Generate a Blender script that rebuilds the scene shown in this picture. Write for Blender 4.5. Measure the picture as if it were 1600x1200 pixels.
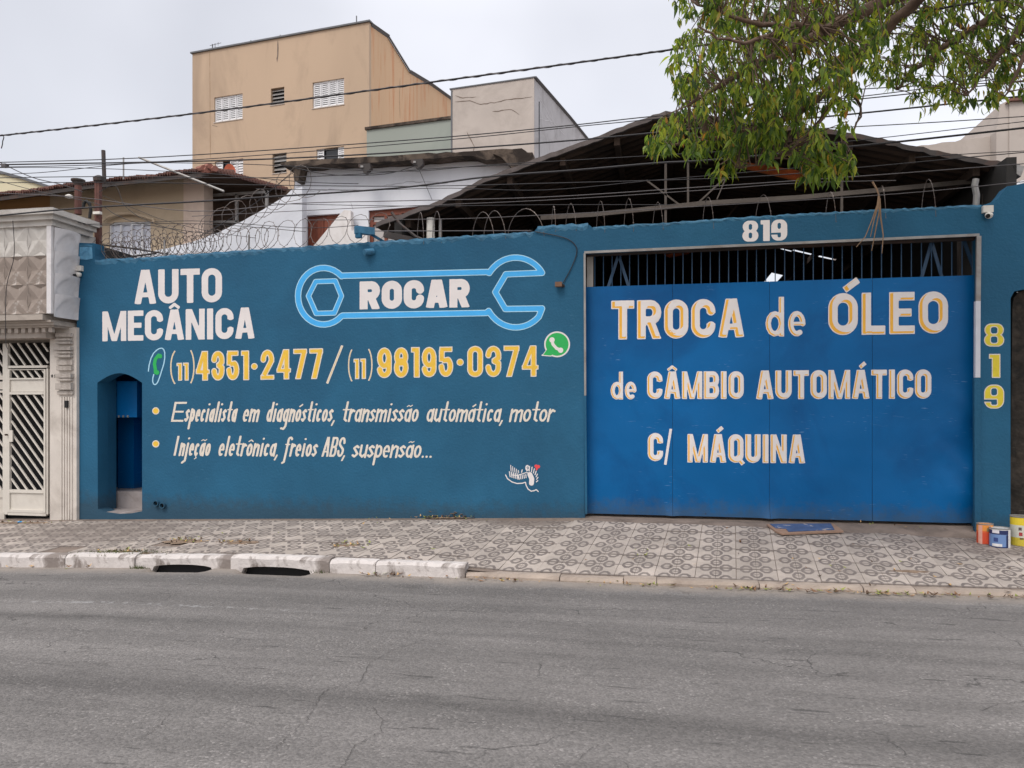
import bpy, math, random
import numpy as np
from mathutils import Vector, geometry
random.seed(7); rng = np.random.default_rng(7)
for o in list(bpy.data.objects): bpy.data.objects.remove(o)
S = bpy.context.scene; C = S.collection
# ------------------------------------------------------------------ camera, sky, sun, exposure
F = 1202.0; HOR = 638.0; PSI = math.radians(10.9); EYE = 1.6
cd = bpy.data.cameras.new('camera'); cam = bpy.data.objects.new('camera', cd); C.objects.link(cam)
cd.sensor_width = 36; cd.lens = F/1600*36; cd.shift_y = (HOR-600)/1600; cd.clip_end = 2000; cd.clip_start = .05
cam.location = (0, 0, EYE); cam.rotation_euler = (math.pi/2, 0, PSI); S.camera = cam
W = bpy.data.worlds.new('World'); S.world = W; W.use_nodes = True
wn = W.node_tree.nodes; wl = W.node_tree.links; wn.clear()
SUN_EL = math.radians(52); SUN_AZ = math.radians(200)     # compass angle, clockwise from +Y
sky = wn.new('ShaderNodeTexSky'); sky.sky_type = 'NISHITA'; sky.sun_disc = False
sky.sun_elevation = SUN_EL; sky.sun_rotation = SUN_AZ; sky.air_density = 1.0; sky.dust_density = 3.0
bg1 = wn.new('ShaderNodeBackground'); bg1.inputs[1].default_value = 0.05
wl.new(sky.outputs[0], bg1.inputs[0])
tc = wn.new('ShaderNodeTexCoord'); sep = wn.new('ShaderNodeSeparateXYZ'); wl.new(tc.outputs['Generated'], sep.inputs[0])
ramp = wn.new('ShaderNodeValToRGB'); wl.new(sep.outputs['Z'], ramp.inputs[0])
ramp.color_ramp.elements[0].position = 0.0; ramp.color_ramp.elements[0].color = (.76, .74, .755, 1)
ramp.color_ramp.elements[1].position = 1.0; ramp.color_ramp.elements[1].color = (1.36, 1.33, 1.33, 1)
e = ramp.color_ramp.elements.new(.45); e.color = (.71, .70, .72, 1)
ns = wn.new('ShaderNodeTexNoise'); ns.inputs['Scale'].default_value = 2.2; ns.inputs['Detail'].default_value = 4; ns.inputs['Roughness'].default_value = .45
wl.new(tc.outputs['Generated'], ns.inputs['Vector'])
mr = wn.new('ShaderNodeMapRange'); wl.new(ns.outputs[0], mr.inputs[0])
mr.inputs[1].default_value = .3; mr.inputs[2].default_value = .7; mr.inputs[3].default_value = .80; mr.inputs[4].default_value = 1.16
mr2 = wn.new('ShaderNodeMapRange'); wl.new(sep.outputs['X'], mr2.inputs[0]); mr2.inputs[1].default_value = -1; mr2.inputs[2].default_value = 1; mr2.inputs[3].default_value = .86; mr2.inputs[4].default_value = 1.3
mm_ = wn.new('ShaderNodeMath'); mm_.operation = 'MULTIPLY'; wl.new(mr.outputs[0], mm_.inputs[0]); wl.new(mr2.outputs[0], mm_.inputs[1])
vm = wn.new('ShaderNodeVectorMath'); vm.operation = 'SCALE'; wl.new(ramp.outputs[0], vm.inputs[0]); wl.new(mm_.outputs[0], vm.inputs['Scale'])
bg2 = wn.new('ShaderNodeBackground'); bg2.inputs[1].default_value = 1.0; wl.new(vm.outputs[0], bg2.inputs[0])
ad = wn.new('ShaderNodeAddShader'); wl.new(bg1.outputs[0], ad.inputs[0]); wl.new(bg2.outputs[0], ad.inputs[1])
wo = wn.new('ShaderNodeOutputWorld'); wl.new(ad.outputs[0], wo.inputs[0])
sd = bpy.data.lights.new('sun', 'SUN'); so = bpy.data.objects.new('sun', sd); C.objects.link(so)
sd.energy = 1.3; sd.angle = math.radians(22); sd.color = (1, .95, .88); so.location = (0, 0, 20)
sdir = Vector((math.sin(SUN_AZ)*math.cos(SUN_EL), math.cos(SUN_AZ)*math.cos(SUN_EL), math.sin(SUN_EL)))
so.rotation_euler = sdir.to_track_quat('Z', 'Y').to_euler()
S.render.engine = 'CYCLES'; S.view_settings.view_transform = 'Standard'; S.view_settings.look = 'None'
S.view_settings.exposure = 0.0; S.view_settings.gamma = 1; S.view_settings.use_curve_mapping = False
# ------------------------------------------------------------------ survey helpers: sight lines from the standpoint onto real planes
RX, RY = math.cos(PSI), math.sin(PSI)
def ray(px, py):
    u = (px-800)/F; v = (HOR-py)/F
    return (RX*u-RY, RY*u+RX, v)
def at(px, py, Y):
    d = ray(px, py); t = Y/d[1]
    return (d[0]*t, Y, EYE+d[2]*t)
class Plane:                      # vertical plane through ground point p, running in direction a (degrees, clockwise from +X)
    def __init__(s, p, a):
        s.p = p; s.t = (math.cos(math.radians(a)), -math.sin(math.radians(a))); s.n = (-s.t[1], s.t[0])
    def sz(s, px, py):            # -> (distance along the plane, height)
        d = ray(px, py); k = (s.p[0]*s.n[0]+s.p[1]*s.n[1])/(d[0]*s.n[0]+d[1]*s.n[1])
        x, y = d[0]*k-s.p[0], d[1]*k-s.p[1]
        return (x*s.t[0]+y*s.t[1], EYE+d[2]*k)
    def w(s, a, z, out=0.):       # out > 0 is towards the street
        return (s.p[0]+s.t[0]*a-s.n[0]*out, s.p[1]+s.t[1]*a-s.n[1]*out, z)
def YP(Y): return Plane((0, Y), 0)
# ------------------------------------------------------------------ object helpers
WL = {}                           # world location of every object made
def tag(o, label=None, cat=None, group=None, kind=None):
    if label: o['label'] = label
    if cat: o['category'] = cat
    if group: o['group'] = group
    if kind: o['kind'] = kind
    return o
def thing(name, label, cat, loc, group=None):
    o = bpy.data.objects.new(name, None); C.objects.link(o); o.location = loc; o.empty_display_size = .2
    WL[o] = Vector(loc); return tag(o, label, cat, group)
def obj(name, vf, m, parent=None, origin=None, smooth=False, kind=None, label=None):
    v, f = vf[0], vf[1]
    pw = WL[parent] if parent is not None else Vector((0, 0, 0))
    ow = Vector(origin) if origin is not None else (pw if parent is not None else Vector((0, 0, 0)))
    v = np.asarray(v, dtype=float)-np.array(ow)
    me = bpy.data.meshes.new(name); me.from_pydata(v.tolist(), [], [list(q) for q in f]); me.validate()
    ms = m if isinstance(m, (list, tuple)) else [m]
    for q in ms: me.materials.append(q)
    if len(vf) > 2 and len(ms) > 1:
        me.polygons.foreach_set('material_index', vf[2])
    if smooth: me.polygons.foreach_set('use_smooth', [True]*len(me.polygons))
    me.update()
    o = bpy.data.objects.new(name, me); C.objects.link(o); WL[o] = ow
    o.parent = parent; o.location = ow-pw
    if kind: o['kind'] = kind
    if label: o['label'] = label
    return o
class G:                          # geometry gatherer
    def __init__(s): s.v = []; s.f = []
    def add(s, v, f):
        n = len(s.v); s.v += [tuple(q) for q in v]; s.f += [tuple(i+n for i in q) for q in f]; return s
    def box(s, x0, x1, y0, y1, z0, z1):
        return s.add([(x0, y0, z0), (x1, y0, z0), (x1, y1, z0), (x0, y1, z0), (x0, y0, z1), (x1, y0, z1), (x1, y1, z1), (x0, y1, z1)],
                     [(0, 3, 2, 1), (4, 5, 6, 7), (0, 1, 5, 4), (1, 2, 6, 5), (2, 3, 7, 6), (3, 0, 4, 7)])
    def pbox(s, P, a0, a1, z0, z1, o0, o1):      # box in a plane's own axes
        c = [P.w(a, z, o) for z in (z0, z1) for a, o in ((a0, o1), (a1, o1), (a1, o0), (a0, o0))]
        return s.add(c, [(0, 3, 2, 1), (4, 5, 6, 7), (0, 1, 5, 4), (1, 2, 6, 5), (2, 3, 7, 6), (3, 0, 4, 7)])
    def quadp(s, pts): return s.add(pts, [tuple(range(len(pts)))])
    def tube(s, pts, r, n=6, caps=True):
        pts = [Vector(p) for p in pts]; rr = r if isinstance(r, (list, tuple)) else [r]*len(pts)
        base = len(s.v); up = Vector((0, 0, 1)); prev = None
        for i, p in enumerate(pts):
            d = (pts[min(i+1, len(pts)-1)]-pts[max(i-1, 0)])
            if d.length < 1e-9: d = Vector((1, 0, 0))
            d.normalize()
            if prev is None:
                a = d.cross(up if abs(d.z) < .9 else Vector((1, 0, 0))).normalized()
            else:
                a = (prev-d*prev.dot(d))
                a = a.normalized() if a.length > 1e-6 else d.cross(up).normalized()
            prev = a; b = d.cross(a)
            for k in range(n):
                t = 2*math.pi*k/n; s.v.append(tuple(p+a*(rr[i]*math.cos(t))+b*(rr[i]*math.sin(t))))
        for i in range(len(pts)-1):
            for k in range(n):
                q = base+i*n
                s.f.append((q+k, q+(k+1) % n, q+n+(k+1) % n, q+n+k))
        if caps:
            s.f.append(tuple(base+k for k in range(n))[::-1]); q = base+(len(pts)-1)*n; s.f.append(tuple(q+k for k in range(n)))
        return s
    def beam(s, a, b, w, h):                    # rectangular bar from a to b
        a = Vector(a); b = Vector(b); d = (b-a).normalized()
        x = d.cross(Vector((0, 1, 0)));
        if x.length < .05: x = d.cross(Vector((0, 0, 1)))
        x.normalize(); y = d.cross(x)
        c = [p+x*(i*w/2)+y*(j*h/2) for p in (a, b) for i, j in ((-1, -1), (1, -1), (1, 1), (-1, 1))]
        return s.add(c, [(0, 3, 2, 1), (4, 5, 6, 7), (0, 1, 5, 4), (1, 2, 6, 5), (2, 3, 7, 6), (3, 0, 4, 7)])
    def lathe(s, c, prof, n=20):
        base = len(s.v); m = len(prof)
        for r, z in prof:
            for k in range(n):
                t = 2*math.pi*k/n; s.v.append((c[0]+r*math.cos(t), c[1]+r*math.sin(t), c[2]+z))
        for i in range(m-1):
            for k in range(n):
                q = base+i*n; s.f.append((q+k, q+(k+1) % n, q+n+(k+1) % n, q+n+k))
        s.f.append(tuple(base+k for k in range(n))[::-1]); q = base+(m-1)*n; s.f.append(tuple(q+k for k in range(n)))
        return s
    @property
    def vf(s): return (s.v, s.f)
def plate(P, outer, holes=(), out=0., th=.1):
    """solid plate in plane P: outline and holes as (a, z) lists; front at out, back at out-th"""
    loops = [list(outer)]+[list(h) for h in holes]
    tess = geometry.tessellate_polygon([[Vector((a, z, 0)) for a, z in L] for L in loops])
    pts = [p for L in loops for p in L]; n = len(pts)
    v = [P.w(a, z, out) for a, z in pts]+[P.w(a, z, out-th) for a, z in pts]; f = []
    for t in tess:
        (ax, az), (bx, bz), (cx, cz) = [pts[i] for i in t]
        if (bx-ax)*(cz-az)-(bz-az)*(cx-ax) < 0: t = t[::-1]
        f.append(tuple(t)); f.append(tuple(i+n for i in t[::-1]))
    b = 0
    for L in loops:
        m = len(L)
        for i in range(m): f.append((b+i, b+i+n, b+(i+1) % m+n, b+(i+1) % m))
        b += m
    return (v, f)
def rect(a0, z0, a1, z1): return [(a0, z0), (a1, z0), (a1, z1), (a0, z1)]
# ------------------------------------------------------------------ materials
def lin(c): return tuple(((x/255)/12.92 if x/255 <= .04045 else ((x/255+.055)/1.055)**2.4) for x in c)
def newmat(name):
    m = bpy.data.materials.new(name); m.use_nodes = True; nt = m.node_tree
    return m, nt.nodes, nt.links, nt.nodes['Principled BSDF']
def mat(name, col, rough=.8, var=.12, scale=3., bump=.15, bscale=60., dirt=None, dscale=1.2, damt=.5, metal=0., stretch=(1, 1, 1), rnd=0., spec=None, dlo=.48, dhi=.68, scuff=None, grime=None, b2=0., b2s=1.5):
    """paint/plaster/metal: base colour + cloudy variation + optional stains in dirt colour + fine relief"""
    m, N, L, B = newmat(name)
    B.inputs['Roughness'].default_value = rough; B.inputs['Metallic'].default_value = metal
    if spec is not None: B.inputs['Specular IOR Level'].default_value = spec
    T = N.new('ShaderNodeTexCoord'); M = N.new('ShaderNodeMapping'); M.inputs['Scale'].default_value = stretch; L.new(T.outputs['Object'], M.inputs[0])
    n1 = N.new('ShaderNodeTexNoise'); n1.inputs['Scale'].default_value = scale; n1.inputs['Detail'].default_value = 6; L.new(M.outputs[0], n1.inputs['Vector'])
    r1 = N.new('ShaderNodeMapRange'); L.new(n1.outputs[0], r1.inputs[0]); r1.inputs[1].default_value = .3; r1.inputs[2].default_value = .7
    r1.inputs[3].default_value = 1-var; r1.inputs[4].default_value = 1+var
    out = r1.outputs[0]
    if rnd:
        oi = N.new('ShaderNodeObjectInfo'); r2 = N.new('ShaderNodeMapRange'); L.new(oi.outputs['Random'], r2.inputs[0])
        r2.inputs[3].default_value = 1-rnd; r2.inputs[4].default_value = 1+rnd
        mu = N.new('ShaderNodeMath'); mu.operation = 'MULTIPLY'; L.new(out, mu.inputs[0]); L.new(r2.outputs[0], mu.inputs[1]); out = mu.outputs[0]
    vs = N.new('ShaderNodeVectorMath'); vs.operation = 'SCALE'; vs.inputs[0].default_value = col; L.new(out, vs.inputs['Scale'])
    res = vs.outputs[0]
    if dirt is not None:
        n2 = N.new('ShaderNodeTexNoise'); n2.inputs['Scale'].default_value = dscale; n2.inputs['Detail'].default_value = 8; n2.inputs['Roughness'].default_value = .65
        n2.inputs['Distortion'].default_value = .6; L.new(M.outputs[0], n2.inputs['Vector'])
        r3 = N.new('ShaderNodeMapRange'); L.new(n2.outputs[0], r3.inputs[0]); r3.inputs[1].default_value = dlo; r3.inputs[2].default_value = dhi; r3.inputs[4].default_value = damt
        mx = N.new('ShaderNodeMix'); mx.data_type = 'RGBA'; L.new(r3.outputs[0], mx.inputs[0]); L.new(res, mx.inputs[6]); mx.inputs[7].default_value = (*dirt, 1); res = mx.outputs[2]
    if scuff is not None:      # short pale scratches in a few places
        sm = N.new('ShaderNodeMapping'); sm.inputs['Scale'].default_value = (7, 7, 60); sm.inputs['Rotation'].default_value = (0, .5, 0); L.new(T.outputs['Object'], sm.inputs[0])
        s1 = N.new('ShaderNodeTexNoise'); s1.inputs['Scale'].default_value = 1.2; s1.inputs['Detail'].default_value = 3; L.new(sm.outputs[0], s1.inputs['Vector'])
        s2 = N.new('ShaderNodeTexNoise'); s2.inputs['Scale'].default_value = 2.3; L.new(T.outputs['Object'], s2.inputs['Vector'])
        a1 = N.new('ShaderNodeMapRange'); L.new(s1.outputs[0], a1.inputs[0]); a1.inputs[1].default_value = .64; a1.inputs[2].default_value = .69
        a2 = N.new('ShaderNodeMapRange'); L.new(s2.outputs[0], a2.inputs[0]); a2.inputs[1].default_value = .54; a2.inputs[2].default_value = .64; a2.inputs[4].default_value = .6
        a3 = N.new('ShaderNodeMath'); a3.operation = 'MULTIPLY'; L.new(a1.outputs[0], a3.inputs[0]); L.new(a2.outputs[0], a3.inputs[1])
        mx = N.new('ShaderNodeMix'); mx.data_type = 'RGBA'; L.new(a3.outputs[0], mx.inputs[0]); L.new(res, mx.inputs[6]); mx.inputs[7].default_value = (*scuff, 1); res = mx.outputs[2]
    if grime is not None:      # mud splashed up from the pavement: (colour, height, amount)
        gs_ = N.new('ShaderNodeSeparateXYZ'); ge = N.new('ShaderNodeNewGeometry'); L.new(ge.outputs['Position'], gs_.inputs[0])
        gn = N.new('ShaderNodeTexNoise'); gn.inputs['Scale'].default_value = 9; gn.inputs['Detail'].default_value = 8; gn.inputs['Roughness'].default_value = .75; L.new(T.outputs['Object'], gn.inputs['Vector'])
        ga = N.new('ShaderNodeMath'); ga.operation = 'MULTIPLY_ADD'; L.new(gn.outputs[0], ga.inputs[0]); ga.inputs[1].default_value = -.55; L.new(gs_.outputs['Z'], ga.inputs[2])
        gr = N.new('ShaderNodeMapRange'); L.new(ga.outputs[0], gr.inputs[0]); gr.inputs[1].default_value = grime[1]-.28; gr.inputs[2].default_value = grime[1]-.08; gr.inputs[3].default_value = grime[2]; gr.inputs[4].default_value = 0
        mx = N.new('ShaderNodeMix'); mx.data_type = 'RGBA'; L.new(gr.outputs[0], mx.inputs[0]); L.new(res, mx.inputs[6]); mx.inputs[7].default_value = (*grime[0], 1); res = mx.outputs[2]
    L.new(res, B.inputs['Base Color'])
    if b2:
        n5 = N.new('ShaderNodeTexNoise'); n5.inputs['Scale'].default_value = b2s; n5.inputs['Detail'].default_value = 2; L.new(T.outputs['Object'], n5.inputs['Vector'])
        bq = N.new('ShaderNodeBump'); bq.inputs['Strength'].default_value = b2; bq.inputs['Distance'].default_value = .05; L.new(n5.outputs[0], bq.inputs['Height']); L.new(bq.outputs[0], B.inputs['Normal'])
    if bump:
        n3 = N.new('ShaderNodeTexNoise'); n3.inputs['Scale'].default_value = bscale; n3.inputs['Detail'].default_value = 5; L.new(T.outputs['Object'], n3.inputs['Vector'])
        bp = N.new('ShaderNodeBump'); bp.inputs['Strength'].default_value = bump; bp.inputs['Distance'].default_value = .01; L.new(n3.outputs[0], bp.inputs['Height'])
        if b2: L.new(bq.outputs[0], bp.inputs['Normal'])
        L.new(bp.outputs[0], B.inputs['Normal'])
    return m
M = {}
BLUE = lin((36, 92, 129))
M['wall_blue'] = mat('blue_wall_paint', (.0185, .108, .200), .7, .12, 1.3, .5, 34, spec=.25, b2=.25, b2s=2.5, scuff=(.06, .17, .26), grime=((.035, .06, .08), .30, .6), dirt=(.014, .083, .160), dscale=.8, damt=.6)
M['wall_rough'] = mat('blue_rough_paint', lin((52, 110, 142)), .6, .22, 9, .9, 22, dirt=lin((30, 76, 104)), dscale=5, damt=.7)
M['gate_blue'] = mat('blue_sheet_paint', (.0006, .112, .325), .40, spec=.2, var=.13, scale=.9, bump=.10, bscale=30, b2=.55, b2s=1.3, scuff=(.16, .30, .50), grime=((.06, .09, .12), .36, .55), dirt=(.0006, .060, .20), dscale=.6, damt=.8)
M['bar_blue'] = mat('bar_paint', lin((40, 74, 105)), .5, .15, 8, .1, 60)
M['white_letter'] = mat('white_letter_paint', lin((226, 220, 218)), .6, .04, 5, .15, 60)
M['cream_letter'] = mat('cream_letter_paint', lin((222, 212, 198)), .6, .05, 8, .15, 60)
M['yellow_letter'] = mat('yellow_letter_paint', lin((232, 188, 62)), .6, .08, 12, .15, 60)
M['lemon_letter'] = mat('lemon_letter_paint', lin((220, 200, 50)), .6, .08, 12, .15, 60)
M['orange_letter'] = mat('orange_letter_paint', lin((240, 178, 60)), .6, .05, 12, .15, 60)
M['sky_letter'] = mat('light_blue_letter_paint', lin((62, 172, 238)), .6, .05, 8, .15, 60)
M['pale_letter'] = mat('pale_blue_letter_paint', lin((168, 214, 236)), .6, .05, 8, .15, 60)
M['green_letter'] = mat('green_letter_paint', lin((32, 172, 84)), .6, .05, 8, .15, 60)
M['red_letter'] = mat('red_letter_paint', lin((225, 70, 72)), .6, .05, 8, .15, 60)
M['black_letter'] = mat('black_letter_paint', lin((50, 46, 44)), .6, .05, 8, 0)
M['galv'] = mat('galvanised_steel', lin((150, 148, 146)), .5, .15, 6, .1, 40, dirt=lin((110, 90, 76)), dscale=4, damt=.5, metal=.3)
M['dark_steel'] = mat('dark_steel', lin((58, 52, 50)), .65, .2, 6, .2, 40, dirt=lin((96, 62, 44)), dscale=4, damt=.5)
M['rust'] = mat('rusty_pipe_paint', lin((92, 56, 48)), .75, .25, 6, .3, 40, dirt=lin((60, 40, 36)), dscale=5, damt=.7)
M['cream'] = mat('cream_wall_paint', lin((208, 200, 191)), .7, .08, 2.5, .25, 40, dirt=lin((150, 140, 130)), dscale=2.2, damt=.45)
M['cream_gate'] = mat('cream_gate_paint', lin((212, 206, 196)), .5, .05, 3, .05, 30, dirt=lin((165, 154, 142)), dscale=2.5, damt=.35)
M['relief_light'] = mat('pale_relief_paint', lin((196, 192, 186)), .75, .1, 3, .3, 30, dirt=lin((150, 142, 134)), dscale=2.5, damt=.5)
M['relief_white'] = mat('white_relief_paint', lin((216, 213, 213)), .75, .06, 3, .25, 30, dirt=lin((160, 155, 152)), dscale=3.5, damt=.35)
M['relief_brown'] = mat('weathered_relief_paint', lin((146, 134, 125)), .85, .2, 4, .4, 30, dirt=lin((206, 200, 194)), dscale=4.5, damt=.8, dlo=.56, dhi=.66)
M['moulding'] = mat('weathered_moulding_paint', lin((172, 162, 152)), .8, .15, 4, .3, 30, dirt=lin((112, 102, 94)), dscale=4, damt=.6, stretch=(.4, 1, 1))
M['stone_slat'] = mat('stone_slat_paint', lin((178, 170, 162)), .8, .12, 12, .5, 50, dirt=lin((128, 118, 110)), dscale=8, damt=.6, rnd=.1)
M['black'] = mat('plain_black', (.012, .012, .013), .8, .2, 3, 0)  # black parts, and the painted shade in porch, gully and pipe bores
M['apt'] = mat('apartment_plaster', lin((190, 166, 142)), .85, .10, .25, .2, 8, dirt=lin((150, 130, 112)), dscale=.5, damt=.6, stretch=(1.1, 1.1, .45))
M['apt_side'] = mat('apartment_side_plaster', lin((206, 172, 138)), .85, .07, .25, .2, 8, dirt=lin((190, 108, 58)), dscale=1.5, damt=.8, stretch=(2.2, 2.2, .16), dlo=.52, dhi=.68)
M['grey_cap'] = mat('flashing_metal', lin((98, 100, 104)), .6, .1, 3, 0)
M['green_grey'] = mat('grey_green_render', lin((152, 158, 150)), .85, .06, .4, .1, 8, dirt=lin((132, 140, 134)), dscale=.4, damt=.5)
M['concrete'] = mat('bare_concrete_render', lin((190, 180, 172)), .9, .1, .8, .3, 12, dirt=lin((156, 146, 138)), dscale=.8, damt=.6)
M['concrete_side'] = mat('grey_concrete_render', lin((184, 182, 184)), .9, .1, .8, .3, 12, dirt=lin((142, 138, 138)), dscale=1.4, damt=.6)
M['shutter'] = mat('white_shutter_paint', lin((224, 224, 226)), .5, .04, 3, 0)
M['glass'] = mat('dark_window_glass', (.02, .022, .025), .12, .1, 2, 0)
M['white_render'] = mat('white_blue_render', lin((224, 226, 232)), .8, .06, .8, .2, 14, dirt=lin((186, 188, 194)), dscale=1.1, damt=.5)
M['old_slab'] = mat('weathered_slab', lin((92, 80, 70)), .95, .35, 4, .9, 14, dirt=lin((40, 32, 28)), dscale=3.5, damt=.95, dlo=.42, dhi=.58)
M['brown_wood'] = mat('brown_wood', lin((128, 66, 44)), .6, .25, 5, .2, 30, stretch=(1, 1, .2), dirt=lin((86, 44, 32)), dscale=5, damt=.6)
M['beige_house'] = mat('beige_house_paint', lin((196, 176, 150)), .85, .07, .8, .2, 14, dirt=lin((160, 140, 116)), dscale=.9, damt=.6)
M['pink_beige'] = mat('pinkish_house_paint', lin((220, 198, 182)), .85, .07, .8, .2, 14, dirt=lin((180, 158, 140)), dscale=1.2, damt=.5)
M['ochre'] = mat('ochre_house_paint', lin((176, 132, 86)), .85, .1, .8, .2, 14)
M['pale_yellow'] = mat('pale_yellow_render', lin((214, 206, 176)), .85, .05, .5, .1, 8)
M['clay'] = mat('clay_tile', lin((112, 78, 68)), .85, .3, 4, .5, 14, dirt=lin((66, 54, 56)), dscale=3, damt=.85)
M['roof_under'] = mat('dark_roof_sheet', lin((78, 62, 52)), .9, .3, 1.5, .5, 12, dirt=lin((38, 31, 27)), dscale=1.2, damt=.8)  # dark brown with darker random patches
M['roof_edge'] = mat('grey_fibre_cement', lin((98, 90, 88)), .9, .2, 4, .5, 22, dirt=lin((70, 62, 58)), dscale=3, damt=.7)
M['purlin'] = mat('dusty_steel', lin((92, 84, 78)), .8, .2, 4, .2, 30, dirt=lin((62, 52, 46)), dscale=2, damt=.6)
M['rust_sheet'] = mat('orange_rusty_sheet', lin((196, 112, 62)), .8, .25, 4, .3, 30, dirt=lin((96, 56, 36)), dscale=4, damt=.7)
M['moss_wall'] = mat('mossy_black_wall', lin((50, 44, 38)), .95, .5, 9, 1.0, 14, dirt=lin((20, 19, 16)), dscale=5, damt=.95, b2=.8, b2s=9, scuff=(.16, .15, .13))
M['patch_blue'] = mat('pale_blue_patch', lin((92, 150, 184)), .7, .2, 14, .9, 16, dirt=lin((52, 112, 150)), dscale=9, damt=.8)
M['cable'] = mat('black_cable', lin((34, 32, 36)), .55, .1, 5, 0)
M['cable_grey'] = mat('grey_cable', lin((88, 84, 86)), .55, .1, 5, 0)
M['wire'] = mat('razor_wire_steel', lin((110, 102, 98)), .5, .25, 10, 0, metal=.4, dirt=lin((96, 70, 54)), dscale=6, damt=.6)
M['cam_white'] = mat('camera_plastic', lin((214, 210, 202)), .45, .05, 5, 0)
M['bark'] = mat('tree_bark', lin((104, 84, 72)), .9, .25, 12, .6, 50, dirt=lin((64, 52, 46)), dscale=9, damt=.6)
M['dry_stick'] = mat('dry_branch', lin((138, 112, 88)), .9, .2, 12, .3, 50)
M['kerb_white'] = mat('whitewashed_kerb', lin((206, 199, 195)), .9, .08, 4, .7, 30, dirt=lin((128, 118, 112)), dscale=3.5, damt=.95, rnd=.03, dlo=.49, dhi=.60)
M['kerb_grey'] = mat('bare_kerb_concrete', lin((164, 150, 138)), .95, .12, 6, .7, 35, dirt=lin((118, 104, 94)), dscale=3.5, damt=.6, rnd=.06)
M['mortar'] = mat('pavement_mortar', lin((128, 114, 104)), .95, .2, 5, .6, 35, dirt=lin((86, 76, 68)), dscale=3, damt=.6)
M['brown_plastic'] = mat('brown_plastic', lin((116, 82, 60)), .6, .15, 9, 0)
M['terrace'] = mat('step_concrete', lin((158, 150, 148)), .9, .15, 5, .4, 30, dirt=lin((110, 98, 90)), dscale=4, damt=.6)
# ------------------------------------------------------------------ hand-lettering: stroke glyphs turned into smooth outlines
def arc(cx, cy, rx, ry, a0, a1, n=10):
    return [(cx+rx*math.cos(math.radians(a0+(a1-a0)*i/n)), cy+ry*math.sin(math.radians(a0+(a1-a0)*i/n))) for i in range(n+1)]
def seg_sdf(X, Y, a, b, h, ba, bb):
    dx, dy = b[0]-a[0], b[1]-a[1]; L = math.hypot(dx, dy)
    if L < 1e-9: return np.hypot(X-a[0], Y-a[1])-h
    ux, uy = dx/L, dy/L; t = (X-a[0])*ux+(Y-a[1])*uy; p = np.abs(-(X-a[0])*uy+(Y-a[1])*ux)
    over = np.where(t < 0, -t, np.where(t > L, t-L, 0.))
    d = np.hypot(p, over)-h
    if ba: d = np.where(t < 0, np.maximum(p-h, -t), d)
    if bb: d = np.where(t > L, np.maximum(p-h, t-L), d)
    if ba: d = np.maximum(d, -t)
    if bb: d = np.maximum(d, t-L)
    return d
def path_sdf(X, Y, pts, h, closed=False, butt=True):
    d = np.full(X.shape, 9e9); n = len(pts)
    m = n if closed else n-1
    for i in range(m):
        d = np.minimum(d, seg_sdf(X, Y, pts[i], pts[(i+1) % n], h, butt and not closed and i == 0, butt and not closed and i == m-1))
    return d
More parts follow.
